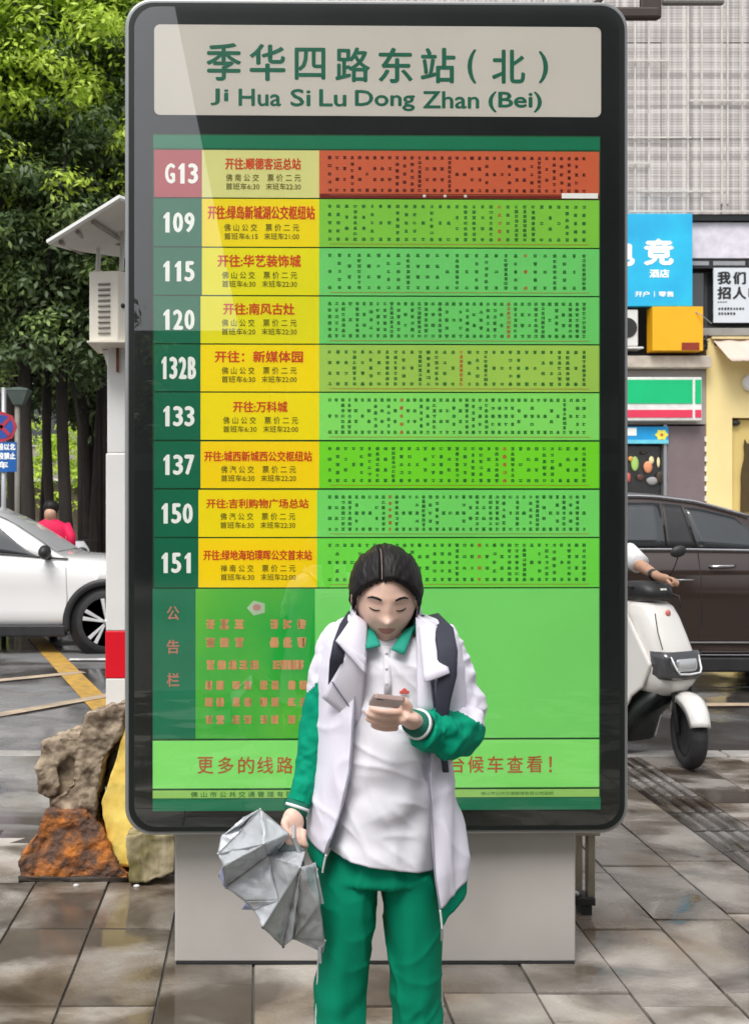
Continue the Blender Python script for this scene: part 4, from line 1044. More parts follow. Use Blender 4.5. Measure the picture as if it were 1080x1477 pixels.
    for nm, poly in dims['glass']:
        # poly: (xlow0,xlow1,xtop0,xtop1,f0,f1)
        xl0, xl1, xt0, xt1, f0, f1 = poly; rws = []
        for i in range(7):
            u = i/6; f = f0+(f1-f0)*u; a = xl0+(xt0-xl0)*u; c = xl1+(xt1-xl1)*u
            rws.append([gside(a+(c-a)*j/10, f, .006 if nm == 'pane' else .004) for j in range(11)])
        b = MB(); b.loft(rws, caps=False, closed=False); o = b.build('window' if nm == 'pane' else nm, M_window if nm == 'pane' else M_dark, gh, world=False, smooth=True)
        md = o.modifiers.new('s','SOLIDIFY'); md.thickness = .006
    if 'screen' in dims:
        rws = []
        for i in range(7):
            x = dims['screen'][0] + (dims['screen'][1]-dims['screen'][0])*i/6; zr, = profile(gt, x); zb, = profile(hood, x); zb -= .03; h = max(.004, zr-zb); tum = .30*h
            rws.append([Vector((x+.004, y_, zb+h*(.995 if e_ else 1.02)+.007)) for y_, e_ in ((.17+tum,1),(.36,0),(Wd*.5,0),(Wd-.36,0),(Wd-.17-tum,1))])
        b = MB(); b.loft(rws, caps=False, closed=False); b.build('windscreen', mat('windscreen painted sky reflection', (.58,.59,.60), .08, .1, 1, spec=1), gh, world=False, smooth=True)  # pale base colour paints the mirrored sky onto the windscreen
    # belt moulding, sill, door seams, handles
    x0, x1 = dims['doorspan']
    bl = [Vector((x, .040, profile(hood, x)[0]+.002)) for x in np.linspace(x0, x1, 14)]
    MB().tube(bl, [(.011,.008)]*14, 8).build('belt_trim', M_chrome if chrome else M_dark, root, world=False, smooth=True)
    MB().box(-wb+r+.1, -r-.1, -.014, .12, .205, .345).build('sill_cladding', M_dark, root, world=False, bevel=.02)
    if chrome:
        rail = [gside(x, .93, .012) for x in np.linspace(x_a+.35, x_b-.75, 16)]
        MB().tube(rail, .012, 8).build('roof_rail', M_chrome, root, world=False, smooth=True)
        for z_, y_, h_ in ((.47,-.012,.014),(.36,-.022,.010)): MB().box(-wb+r+.13, -r-.13, y_, y_+.03, z_, z_+h_).build('side_moulding', M_chrome, root, world=False, bevel=.003)
    for x in dims['seams']:
        zt, = profile(hood, x)
        MB().tube([Vector((x+dx, y_, z)) for dx, y_, z in ((0,-.0035,.36),(0,-.0035,.52),(.012,.0095,.66),(.006,-.0025,.80),(0,.0,.5*(zt+.84)),(-.01,.040,zt-.025))], .0035, 5).build('door_seam', M_dark, root, world=False)
    for x in dims['handles']:
        zt, = profile(hood, x)
        b = MB(); b.tube([Vector((x-.12,.012,zt-.15)), Vector((x-.09,-.020,zt-.148)), Vector((x+.08,-.022,zt-.142)), Vector((x+.12,.010,zt-.142))], [(.011,.008)]*4, 8); b.build('door_handle', M_chrome if chrome else paint, root, world=False, smooth=True)
    if mirror:
        x, z = dims['mirror']
        MB().sphere((x, -.10, z), (.075,.12,.085), nu=14, nv=10).build('wing_mirror', dims.get('mirmat', paint), root, world=False, smooth=True)
        MB().box(x-.03, x+.05, -.02, .09, z-.09, z-.03).build('mirror_arm', M_dark, root, world=False, bevel=.01)
    # headlight and bumper ends
    fx = dims['front']
    MB().sphere((fx-.30, .14, .76), (.24,.10,.07), Matrix.Rotation(R(18),3,'Z'), 16, 8).build('headlight', mat('clear lamp', (.5,.52,.55), .08, spec=1), root, world=False, smooth=True)
    MB().box(fx-.25, fx-.02, .25, Wd-.25, .42, .62).build('grille', M_dark, root, world=False, bevel=.03)
    return root
M_wcar = mat('white car paint', (.76,.755,.75), .22, .01, 2, coat=.8, spec=.5)
M_bcar = mat('dark brown car paint', S(66,52,46,.75), .22, .05, 2, coat=1.0, metal=.35)
def road_x(px, Y): return (px-CX)*Y/FPX
Yw = 12.2
white = make_car('white_car', 'white suv driving past on the left behind the white pole, black wheel arches', 'car', (road_x(153, Yw), Yw, -.12), M_wcar,
    dict(w=1.85, wb=2.68, r=.375, front=.93, rear=.85,
         belt=[(-3.5,1.22),(-2.6,1.22),(-1.2,1.17),(-.55,1.12),(-.10,1.08),(.30,1.02),(.65,.92),(.93,.72)],
         crown=[(-3.5,.03),(-.6,.05),(0,.07),(.6,.07),(.93,.04)],
         green=[(-3.45,1.36),(-3.1,1.60),(-2.5,1.76),(-2.0,1.79),(-1.61,1.74),(-1.17,1.55),(-.87,1.36),(-.62,1.19),(-.48,1.12)],
         glass=[('pane',(-1.62,-.76,-1.55,-1.36,.10,.84)),('pane',(-2.62,-1.72,-2.45,-1.66,.10,.84)),('pillar_cover',(-1.72,-1.62,-1.66,-1.55,.09,.85)),('pane',(-3.1,-2.64,-2.75,-2.45,.14,.80))],
         screen=(-1.55,-.62), doorspan=(-3.0,-.45), seams=(-.47,-1.62,-2.5), handles=(-1.38,-2.35), mirror=(-.70,1.20), mirmat=M_dark))
Yb = 9.5
brown = make_car('brown_car', 'dark brown suv with chrome trim passing on the right behind the scooter', 'car', (road_x(1235, Yb), Yb, -.12), M_bcar,
    dict(w=1.9, wb=2.85, r=.37, front=.95, rear=1.0,
         belt=[(-3.85,1.30),(-2.6,1.325),(-1.5,1.325),(-.55,1.31),(-.10,1.22),(.30,1.12),(.65,1.02),(.95,.80)],
         crown=[(-3.8,.02),(-.6,.04),(0,.07),(.6,.07),(.95,.04)],
         green=[(-3.75,1.52),(-3.2,1.80),(-2.4,1.86),(-1.8,1.86),(-1.35,1.80),(-.9,1.66),(-.4,1.42),(-.15,1.24)],
         glass=[('pane',(-1.42,-.62,-1.50,-1.05,.10,.80)),('pane',(-2.55,-1.72,-2.45,-1.72,.10,.82)),('pillar_cover',(-1.70,-1.44,-1.70,-1.52,.09,.83)),('pane',(-3.25,-2.64,-2.95,-2.54,.14,.78))],
         doorspan=(-3.3,-.45), seams=(-.52,-1.42,-2.5), handles=(-1.22,-2.3), mirror=(-.62,1.36), mirmat=M_dark), chrome=True)

# ================================================================== skinned figures
def skin_figure(verts, edges, radii, m, parent, name='body', levels=2, root=0):
    me = bpy.data.meshes.new(name); inv_ = world_of(parent).inverted()
    me.from_pydata([tuple(inv_ @ Vector(v)) for v in verts], edges, []); o = bpy.data.objects.new(name, me); COL.objects.link(o); o.parent = parent
    me.materials.append(m)
    md = o.modifiers.new('k','SKIN'); md.use_smooth_shade = True
    for i, r_ in enumerate(radii):
        me.skin_vertices[0].data[i].radius = r_ if hasattr(r_, '__len__') else (r_, r_)
    me.skin_vertices[0].data[root].use_root = True
    ms = o.modifiers.new('ss','SUBSURF'); ms.levels = levels; ms.render_levels = levels
    return o
# rider whose arm reaches round the right edge of the board, on the white scooter
SY = 6.28; hd = math.atan2(-.90, .43)
sc0 = Vector(((993-CX)*SY/FPX, SY, 0))
scoot = empty('scooter', sc0, hd, 'white electric scooter with square headlight on the pavement right of the board', 'scooter')
M_scw = mat('white scooter plastic', (.72,.70,.67), .25, .02, 3, coat=.5)
K = dict(world=False)
# front wheel, steered a little towards the lens
sw = Matrix.Rotation(R(-28), 3, 'Z')
wr_ = .213
def torus_pts(c, Rr, rr_, n=36, k=12, wide=1.0):
    rings = []
    for i in range(n):
        a = 2*math.pi*i/n; u = sw @ Vector((math.cos(a), 0, math.sin(a))); ax = sw @ Vector((0,1,0))
        rings.append([Vector(c) + u*(Rr+rr_*math.cos(2*math.pi*j/k)) + ax*(rr_*wide*math.sin(2*math.pi*j/k)) for j in range(k)])
    rings.append(rings[0]); return rings
b = MB(); b.loft(torus_pts((0,0,wr_), wr_-.043, .043, wide=1.15), caps=False); fw = b.build('wheel', M_rubber, scoot, smooth=True, **K)
b = MB()
rg = []
for rad, h_ in ((.02,-.05),(.10,-.035),(.165,-.028),(.165,.028),(.10,.035),(.02,.05)):
    rg.append([Vector((0,0,wr_)) + sw @ Vector((rad*math.cos(a), h_, rad*math.sin(a))) for a in [2*math.pi*i/28 for i in range(28)]])
b.loft(rg); b.build('rim', mat('black alloy', (.03,.03,.033), .35, metal=.3), fw, smooth=True, **K)
b = MB(); rg = []
for i in range(20):
    a = R(20+128*i/19); u = sw @ Vector((math.cos(a), 0, math.sin(a))); ax = sw @ Vector((0,1,0)); wd_ = .075 - .018*abs(i-9)/9
    rg.append([Vector((0,0,wr_)) + u*(wr_+rr2) + ax*(wd_*s2) for s2, rr2 in ((-1,-.030),(-.92,.008),(-.5,.030),(0,.036),(.5,.030),(.92,.008),(1,-.030),(.9,-.028),(.5,.012),(0,.018),(-.5,.012),(-.9,-.028))])
b.loft(rg); b.build('mudguard', M_scw, scoot, smooth=True, **K)
b = MB(); 
for s_ in (-1,1): b.tube([sw @ Vector((0,.062*s_,0)) + Vector((0,0,wr_)), sw @ Vector((-.07,.062*s_,.22)) + Vector((0,0,wr_)), Vector((-.13,.05*s_,.58))], .016, 10)
b.build('fork', M_dark, scoot, smooth=True, **K)['kind'] = 'stuff'
# leg shield and nose: stacked level rings (x front, half width, back x)
def ringz(z, xf, xb, hw, n=26, e=.6):
    out = []
    for k in range(n):
        t = 2*math.pi*k/n; c_, s_ = math.cos(t), math.sin(t)
        out.append(Vector(((xf+xb)/2 + (xf-xb)/2*math.copysign(abs(c_)**e, c_), hw*math.copysign(abs(s_)**e, s_), z)))
    return out
b = MB(); b.loft([ringz(z, xf, xb, hw) for z, xf, xb, hw in ((.42,.02,-.26,.12),(.47,.10,-.28,.15),(.52,.13,-.29,.165),(.60,.125,-.29,.172),(.70,.10,-.29,.172),(.80,.05,-.30,.168),(.90,.0,-.30,.155),(.96,-.04,-.30,.140),(.985,-.08,-.28,.115))])
nose = b.build('nose_shell', M_scw, scoot, smooth=True, **K)
# side shell sweeping down to the foot board
for s_ in (-1, 1):
    outl = [(-.22,.98),(.02,.62),(-.05,.47),(-.14,.40),(-.22,.26),(-.27,.10),(-.36,.055),(-.85,.055),(-.85,.17),(-.42,.19),(-.33,.40),(-.30,.80)]
    b = MB(); b.add([Vector((x, s_*.165, z)) for x, z in outl] + [Vector((x*.98, s_*.195, z)) for x, z in outl], [tuple(range(12)), tuple(range(23,11,-1))] + [((i+1)%12, i, 12+i, 12+(i+1)%12) for i in range(12)])
    b.build('side_shell', M_scw, scoot, bevel=.015, **K)
MB().box(-.9, -.30, -.16, .16, .10, .17).build('foot_board', M_dark, scoot, bevel=.01, **K)
MB().loft([ringz(z, xf, xb, hw) for z, xf, xb, hw in ((.10,-.22,-.36,.15),(.25,-.16,-.34,.15),(.44,.04,-.30,.14))]).build('inner_guard', M_black, scoot, smooth=True, **K)
MB().box(-.345, -.31, -.10, .10, .42, .72).build('orange_panel', mat('orange plastic', S(214,110,70,.9), .5), scoot, bevel=.008, **K)
b = MB(); b.loft([ringz(z, xf, xb, hw, e=.45) for z, xf, xb, hw in ((.535,.142,-.05,.155),(.56,.150,-.05,.165),(.66,.135,-.05,.170),(.70,.118,-.05,.170))]); hl = b.build('headlight', mat('smoked lamp housing', (.05,.05,.055), .12, spec=1), scoot, smooth=True, **K)
b = MB(); b.loft([ringz(z, xf, xb, hw, e=.45) for z, xf, xb, hw in ((.585,.152,.02,.09),(.60,.155,.02,.10),(.645,.147,.02,.105),(.66,.142,.02,.10))]); b.build('lamp_lens', mat('lamp reflector', (.6,.61,.62), .2, metal=.6), hl, smooth=True, **K)
b = MB(); pts = [Vector((x, y, z)) for x, y, z in ((.12,-.125,.675),(.155,-.11,.60),(.162,-.09,.575),(.165,.0,.57),(.162,.09,.575),(.155,.11,.60),(.12,.125,.675))]
b.tube(pts, .006, 6).build('lamp_surround', mat('bright lamp strip', (.75,.76,.78), .3), hl, smooth=True, **K)
MB().prism([( -.02+.022*math.cos(a), .0+.022*math.sin(a)) for a in [2*math.pi*i/12 for i in range(12)]], 0, .004)
b = MB(); b.sphere((-.008,0,.925), (.010,.022,.022), nu=12, nv=8); b.build('badge', mat('pinkish red badge', S(226,130,120,.9), .4), nose, smooth=True, **K)
b = MB(); b.loft([ringz(z, xf, xb, hw) for z, xf, xb, hw in ((1.00,-.06,-.28,.11),(1.03,-.03,-.30,.125),(1.08,-.05,-.30,.13),(1.11,-.12,-.28,.10))]); dash = b.build('dashboard', M_dark, scoot, smooth=True, **K)
MB().box(-.052, -.044, -.025, .03, 1.062, 1.075).build('dash_badge', M_white_ink, dash, **K)
b = MB(); b.tube([(-.20,-.34,1.10),(-.18,-.20,1.08),(-.18,.20,1.08),(-.20,.34,1.10)], .012, 8).build('handlebar', M_dark, scoot, smooth=True, **K)
for s_ in (-1,1): MB().tube([(-.205,s_*.25,1.092),(-.215,s_*.36,1.10)], .018, 10).build('grip', M_rubber, scoot, smooth=True, **K)
for o_ in scoot.children:
    if o_.name.split('.')[0] not in ('wheel','mudguard','fork'):
        for t_ in [o_] + list(o_.children): t_.data.transform(Matrix.Translation((-.15,0,0)) @ Matrix.Diagonal((1,.92,1,1)))
for s_ in (-1,):     # panel gap and a cable
    MB().tube([Vector((x-.15, s_*y*.92, z)) for x, y, z in ((.02,.150,.93),(.06,.171,.82),(.10,.174,.72))], .0035, 5).build('panel_gap', M_dark, scoot, **K)
MB().tube([Vector((-.33,.10,1.06)), Vector((-.20,.14,1.02)), Vector((-.18,.13,.95))], .006, 6).build('brake_cable', M_dark, scoot, smooth=True, **K)
# mirror on its stalk
mr = MB(); mp1 = P(966,832,6.45); mp2 = P(978,803,6.42); mr.tube([mp1, mp1.lerp(mp2,.5)+Vector((.006,0,0)), mp2], .004, 6); mr.build('mirror_stalk', M_dark, scoot, smooth=True)
mr = MB(); mr.sphere(P(978,797,6.42), (.052,.022,.036), Matrix.Rotation(R(-18),3,'Y'), 14, 10); mr.build('mirror', M_dark, scoot, smooth=True)
MB().tube([P(972,838,6.4), P(1000,838,6.38)], .004, 6).build('brake_lever', M_steel, scoot, smooth=True)
# seat and tail, behind the board
b = MB(); b.loft([ringz(z, xf, xb, hw) for z, xf, xb, hw in ((.10,-.62,-1.30,.13),(.30,-.60,-1.40,.16),(.55,-.62,-1.50,.16),(.66,-.68,-1.55,.13))]); b.build('tail_shell', M_scw, scoot, smooth=True, **K)
b = MB(); b.loft([ringz(z, xf, xb, hw) for z, xf, xb, hw in ((.665,-.64,-1.46,.13),(.70,-.62,-1.50,.15),(.745,-.66,-1.46,.13))]); b.build('saddle', M_dark, scoot, smooth=True, **K)
sw = Matrix.Identity(3); b = MB(); b.loft([[v+Vector((-1.30,0,0)) for v in r_] for r_ in torus_pts((0,0,wr_), wr_-.043, .043, wide=1.15)], caps=False); b.build('wheel', M_rubber, scoot, smooth=True, **K)
SM = Matrix.Translation(sc0) @ Matrix.Rotation(hd, 4, 'Z')
rid = empty('person', SM @ Vector((-.95,0,0)), 0, 'rider in a white shirt on the white scooter, one bare forearm reaching the handlebar', 'person')
def sk(pts): return [SM @ Vector(p) for p in pts]
hR = P(966,838,6.42)       # hand on the grip nearest the picture's edge
hip = (-.98,.0,.80); ch = (-.95,-.02,1.15); nk = (-.90,-.02,1.36); hdv = (-.86,-.02,1.50)
V2 = sk([hip, (-.97,-.01,.98), ch, nk, hdv, (-.86,-.02,1.60)]) ; E2 = [(0,1),(1,2),(2,3),(3,4),(4,5)]
R2 = [(.14,.12),(.13,.10),(.15,.10),.055,.085,.07]
sL = sk([(-.93,.19,1.30)])[0]; sR = sk([(-.93,-.21,1.30)])[0]
elb = P(925,818,6.85); wri = P(950,834,6.52)
V2 += [sL, sL.lerp(elb,.6), elb, wri]; E2 += [(2,6),(6,7),(7,8),(8,9)]; R2 += [.055,.05,.042,.028]
g2 = sk([(-.21,-.30,1.10)])[0]; e2 = sR.lerp(g2,.5)+Vector((0,0,-.1))
V2 += [sR, e2, g2]; E2 += [(2,10),(10,11),(11,12)]; R2 += [.055,.042,.028]
kn = sk([(-.62,.13,.62),(-.58,.12,.24),(-.48,.12,.22),(-.62,-.13,.62),(-.58,-.12,.24),(-.48,-.12,.22)])
V2 += kn; E2 += [(0,13),(13,14),(14,15),(0,16),(16,17),(17,18)]; R2 += [.075,.05,.04,.075,.05,.04]
V2 += [wri.lerp(hR,.5), hR]; E2 += [(9,19),(19,20)]; R2 += [(.022,.032),(.02,.034)]
rb = skin_figure(V2, E2, R2, M_skin_rider, rid)
fb = MB()
for k in range(4):
    o_ = hR + Vector((-.012+.010*k, .0, .012-.004*k)); finger(o_, [(.6,-.8,-.1),(.2,-.5,-.9),(-.6,.4,-.6)], [.030-.002*k,.024,.018], .0095, .0075, fb)
finger(hR+Vector((-.015,.0,.0)), [(.3,-.7,-.7),(.7,-.3,-.6)], [.03,.025], .0105, .008, fb)
fb.build('finger', M_skin_rider, rb, smooth=True)['kind'] = 'stuff'
b = MB(); b.tube([sL, sL.lerp(elb,.5), P(906,800,7.0), P(922,815,6.86)], [.085,.08,.075,.066], 16); b.build('sleeve', mat('white rider shirt', (.72,.73,.75), .8, .05, 12, bump=.2), rid, smooth=True)
b = MB(); b.loft([[SM @ Vector((x+dx*math.cos(t), dy*math.sin(t), z)) for t in [2*math.pi*k/24 for k in range(24)]] for x, z, dx, dy in ((-.97,.76,.16,.19),(-.97,1.0,.145,.17),(-.95,1.2,.14,.205),(-.93,1.32,.11,.20),(-.90,1.38,.07,.09))]); b.build('shirt', MATS['white rider shirt'], rid, smooth=True)
MB().tube([P(941,829,6.62), P(944,832,6.585)], [.034,.034], 14).build('wrist_watch', M_dark, rid, smooth=True)
b = MB(); b.sphere(SM @ Vector((-.865,-.02,1.56)), (.11,.11,.12), nu=16, nv=12); b.build('helmet', mat('grey helmet', (.2,.2,.21), .3), rid, smooth=True)

# ================================================================== far left: rider in a red top, white delivery scooter
Yr = 14.8
rr_ = P(73,0,Yr).x
red = empty('person', (rr_, Yr, -.12), 0, 'rider in a bright red top sitting beyond the bonnet of the white car', 'person')
def rv(x, y, z): return Vector((rr_+x*1.1, Yr+y, z-.12+.10))
V3 = [rv(0,.1,.85), rv(0,.05,1.12), rv(0,.0,1.36), rv(0,-.02,1.46), rv(.0,-.04,1.53), rv(0,-.03,1.63), rv(-.20,0,1.34), rv(-.27,-.10,1.08), rv(-.22,-.38,1.02), rv(.20,0,1.34), rv(.28,-.10,1.08), rv(.26,-.38,1.02),
      rv(-.14,-.35,.82), rv(-.14,-.35,.42), rv(.14,-.35,.82), rv(.14,-.35,.42)]
E3 = [(0,1),(1,2),(2,3),(3,4),(4,5),(2,6),(6,7),(7,8),(2,9),(9,10),(10,11),(0,12),(12,13),(0,14),(14,15)]
rb3 = skin_figure(V3, E3, [.15,(.14,.10),(.14,.10),.062,.10,.075,.06,.045,.032,.06,.045,.032,.08,.05,.08,.05], mat('rider skin', (.55,.33,.23), .55), red)
b = MB(); b.loft([[rv(dx*math.cos(t), dy*math.sin(t), z) for t in [2*math.pi*k/20 for k in range(20)]] for z, dx, dy in ((.82,.19,.16),(1.1,.20,.15),(1.3,.26,.14),(1.40,.20,.11),(1.47,.08,.075))]); b.build('red_top', mat('red top', S(238,6,84,.85), .7, .05, 6), red, smooth=True)
for s_ in (-1,1): MB().tube([rv(s_*.19,0,1.38), rv(s_*.27,-.05,1.22), rv(s_*.28,-.10,1.08)], [.075,.072,.065], 12).build('sleeve', MATS['red top'], red, smooth=True)
b = MB(); b.sphere(rv(0,.03,1.635), (.115,.115,.11), nu=14, nv=10); b.build('hair', M_hair, red, smooth=True)
def small_scooter(x, Y, ang, label, bodym):
    r0 = empty('scooter', (x, Y, -.12 if Y < 15.6 else 0), ang, label, 'scooter')
    for xw in (.55, -.55):
        MB().lathe([(.10,-.04),(.20,-.045),(.22,-.02),(.22,.02),(.20,.045),(.10,.04)], (xw,0,.22), 'y', 20).build('wheel', M_rubber, r0, smooth=True, **K)
    b = MB(); b.loft([ringz(z, xf, xb, hw, 14) for z, xf, xb, hw in ((.25,.46,.20,.14),(.6,.50,.26,.18),(.95,.42,.24,.16),(1.08,.34,.24,.09))]); b.build('leg_shield', bodym, r0, smooth=True, **K)
    b = MB(); b.loft([ringz(z, xf, xb, hw, 14) for z, xf, xb, hw in ((.2,-.05,-.7,.12),(.5,-.05,-.8,.16),(.74,-.1,-.8,.14))]); b.build('tail_shell', bodym, r0, smooth=True, **K)
    MB().box(-.75,-.08,-.13,.13,.745,.82).build('saddle', M_dark, r0, bevel=.03, **K)
    MB().box(-.1,.3,-.14,.14,.2,.26).build('foot_board', M_dark, r0, bevel=.01, **K)
    MB().tube([(.24,-.34,1.10),(.30,0,1.08),(.24,.34,1.10)], .016, 8).build('handlebar', M_dark, r0, smooth=True, **K)
    MB().sphere((.47,0,.92),(.06,.09,.07), nu=12, nv=8).build('headlight', M_window, r0, smooth=True, **K)
    return r0
small_scooter(rr_+.05, Yr-.05, R(-80), 'scooter under the rider in the red top, mostly hidden by the white car', mat('grey scooter plastic', (.25,.25,.27), .3))
small_scooter(P(104,0,17).x, 17.0, R(-60), 'pale grey scooter parked under the trees right of the rider in red', mat('pale scooter plastic', (.5,.5,.52), .3))
small_scooter(P(60,0,19).x, 19.0, R(-100), 'white scooter parked between the first two tree trunks', M_scw)
small_scooter(P(140,0,19.5).x, 19.5, R(-75), 'black scooter in deep shade just left of the white pole', M_dark)
# ================================================================== far side, right: the shop building
YB = 20.0
def bx(px): return (px-CX)*YB/FPX
def bz(py): return EYE-(py-CY)*YB/FPX
shop = empty('shop_building', (bx(960), YB, 0), 0, 'shop building clad in pale woven mesh panels above a row of shop fronts', 'building')
M_clad = mat('pale woven cladding', S(196,188,186), .7, .08, 2.0)
# fine weave as relief and tone
n = M_clad.node_tree.nodes; l = M_clad.node_tree.links; bs = n['Principled BSDF']
geo = n.new('ShaderNodeNewGeometry'); sep = n.new('ShaderNodeSeparateXYZ'); l.new(geo.outputs['Position'], sep.inputs[0])
def streak(sock, freq, detail, seed):
    nz = n.new('ShaderNodeTexNoise'); nz.noise_dimensions = '1D'; nz.inputs['Scale'].default_value = freq; nz.inputs['Detail'].default_value = detail
    ad = n.new('ShaderNodeMath'); ad.inputs[1].default_value = seed; l.new(sock, ad.inputs[0]); l.new(ad.outputs[0], nz.inputs['W']); return nz.outputs[0]
v1 = streak(sep.outputs[0], 8, 5, 3); h1 = streak(sep.outputs[2], 7, 5, 9)
sn = n.new('ShaderNodeMath'); sn.operation = 'SINE'; ml = n.new('ShaderNodeMath'); ml.operation = 'MULTIPLY'; ml.inputs[1].default_value = 2*math.pi/.052; l.new(sep.outputs[2], ml.inputs[0]); l.new(ml.outputs[0], sn.inputs[0])
sn2 = n.new('ShaderNodeMath'); sn2.operation = 'SINE'; ml2 = n.new('ShaderNodeMath'); ml2.operation = 'MULTIPLY'; ml2.inputs[1].default_value = 2*math.pi/.085; l.new(sep.outputs[0], ml2.inputs[0]); l.new(ml2.outputs[0], sn2.inputs[0])
ad = n.new('ShaderNodeMath'); l.new(v1, ad.inputs[0]); l.new(h1, ad.inputs[1])
ad2 = n.new('ShaderNodeMath'); ad2.operation = 'MULTIPLY_ADD'; l.new(sn.outputs[0], ad2.inputs[0]); ad2.inputs[1].default_value = .10; l.new(ad.outputs[0], ad2.inputs[2])
ad3 = n.new('ShaderNodeMath'); ad3.operation = 'MULTIPLY_ADD'; l.new(sn2.outputs[0], ad3.inputs[0]); ad3.inputs[1].default_value = .06; l.new(ad2.outputs[0], ad3.inputs[2])
rp_ = n.new('ShaderNodeValToRGB'); rp_.color_ramp.elements[0].position = .72; rp_.color_ramp.elements[1].position = 1.28
rp_.color_ramp.elements[0].color = (*S(150,144,143), 1); rp_.color_ramp.elements[1].color = (*S(212,206,203), 1)
mr_ = n.new('ShaderNodeMapRange'); mr_.inputs[1].default_value = .6; mr_.inputs[2].default_value = 1.4; l.new(ad3.outputs[0], mr_.inputs[0])
rp_.color_ramp.elements[0].position = .22; rp_.color_ramp.elements[1].position = .78; l.new(mr_.outputs[0], rp_.inputs[0]); l.new(rp_.outputs[0], bs.inputs['Base Color'])
M_rod = mat('cream facade rod', (.62,.60,.56), .5)
M_grey = mat('grey render', S(176,170,166), .8, .1, 2, bump=.15)
z0 = bz(312); zs = [z0, z0+1.45, z0+3.3, z0+5.2, z0+7.4]
xs = [-2.2,-1.0,.35,1.6,2.9,4.2,5.5,6.55,7.75,8.9,10.1,11.4,12.7,14]
for i in range(len(xs)-1):
    for j in range(len(zs)-1):
        MB().box(xs[i]+.008, xs[i+1]-.008, YB-.06-.01*((i+j) % 2), YB+.05, zs[j]+.008, zs[j+1]-.008).build('cladding_panel', M_clad, shop)
rr2 = random.Random(2)
for px in (913, 933, 960.5, 989, 1009, 1037.6, 1046, 1067, 1100, 1126):
    MB().box(bx(px)-.015, bx(px)+.015, YB-.105, YB-.075, z0+rr2.choice((0,0,.2)), 13.8).build('facade_rod', M_rod, shop)
for px in range(240, 900, 33): MB().box(bx(px)-.02, bx(px)+.02, YB-.13, YB-.085, z0, 13.8).build('facade_rod', M_rod, shop)
for py, xa, xb in ((93,903,960),(203,903,992),(240,903,933),(280,920,1020),(309,903,1090),(150,990,1090)): MB().box(bx(xa), bx(xb), YB-.15, YB-.132, bz(py)-.015, bz(py)+.015).build('facade_bar', M_rod, shop)
MB().box(-2.2, 14, YB+.06, YB+10, z0, 14).build('upper_wall', M_grey, shop)
MB().box(bx(903)-6, 14, YB+.35, YB+10, 0, z0-.002).build('lower_wall', mat('dark shop interior', (.045,.04,.038), .8, .2, 1), shop)
MB().box(bx(987), bx(1140), YB-.10, YB+.35, bz(321), bz(313.5)).build('dark_soffit', M_black, shop)
MB().box(bx(989), bx(1140), YB-.02, YB+.34, bz(374), bz(322)).build('fascia_board', mat('lilac white fascia', S(218,214,224), .5), shop, bevel=.01)
MB().box(bx(988), bx(1140), YB+.0, YB+.34, bz(388), bz(375)).build('fascia_dark_beam', M_dark, shop)  # dark beam below the fascia board
M_pale = mat('pale glass strip', S(150,152,156), .25)
for a_, b_ in ((992,1022),(1028,1074),(1080,1120)): MB().box(bx(a_), bx(b_), YB-.01, YB-.003, bz(384), bz(378)).build('transom_pane', M_pale, shop)
# upstairs window band, a frame with panes
for a_, b_ in ((988,1024),(1024,1136)):
    wf = MB().box(bx(a_), bx(b_), YB+.22, YB+.34, bz(474), bz(389)).build('window', mat('dark frame', (.06,.06,.062), .5), shop)
    MB().box(bx(a_+3), bx(b_-2), YB+.20, YB+.218, bz(466), bz(392)).build('pane', M_window, wf)
MB().box(bx(1000), bx(1140), YB-.05, YB+.34, bz(486), bz(475)).build('window_ledge', mat('grey ledge', S(150,148,142), .6, .1, 5), shop, bevel=.01)
MB().box(bx(903)-3, bx(1018), YB-.25, YB+.34, bz(534), bz(517)).build('concrete_canopy', mat('stained concrete edge', S(196,186,172), .8, .2, 5, bump=.3), shop, bevel=.015)
MB().box(bx(903)-3, bx(1018), YB+.02, YB+.34, bz(613), bz(535)).build('grey_wall', M_grey, shop)
MB().box(bx(962), bx(1017), YB+.0, YB+.34, 0, bz(616)).build('mauve_pier', mat('mauve grey render', S(122,108,110), .8, .08, 3, bump=.2), shop)
MB().box(bx(961)-.06, bx(961), YB-.02, YB+.3, 0, bz(614)).build('steel_jamb', M_steel, shop)
M_yw = mat('pale yellow render', S(244,222,158,.95), .8, .05, 1.5, bump=.1)
MB().box(bx(1018), bx(1055), YB-.02, YB+.34, 0, bz(500)).build('yellow_wall', M_yw, shop)
MB().box(bx(1055), bx(1160), YB-.02, YB+.34, bz(604), bz(487)).build('yellow_wall', M_yw, shop)
MB().box(bx(1018), bx(1030), YB-.01, YB+.34, bz(500), bz(489)).build('yellow_wall', M_yw, shop)
MB().box(bx(1055), bx(1160), YB+.12, YB+.34, 0, bz(606)).build('recess_wall', mat('deeper yellow render', S(232,206,130,.92), .8, .06, 1.5, bump=.1), shop)
MB().sphere(Vector((bx(1063), YB+.06, bz(611))), (.09,.05,.06), nu=12, nv=8).build('wall_lamp', M_dark, shop, smooth=True)
rz = random.Random(8)
for k in range(16):
    z = k*.19+.05; MB().box(bx(1015.5)-.0, bx(1018)-.002+rz.uniform(0,.03), YB-.03, YB-.003, z, z+.10).build('edge_tooth', mat('white chipped edge', S(236,228,206), .7), shop)
# shop window with blurred goods
win = MB().box(bx(903)-2.8, bx(961)-.07, YB+.10, YB+.16, .5, bz(643)).build('window', M_dark, shop)
MB().box(bx(903)-2.7, bx(958), YB+.085, YB+.098, .6, bz(645)).build('pane', glass_pane('shop glass', k=.5), win)
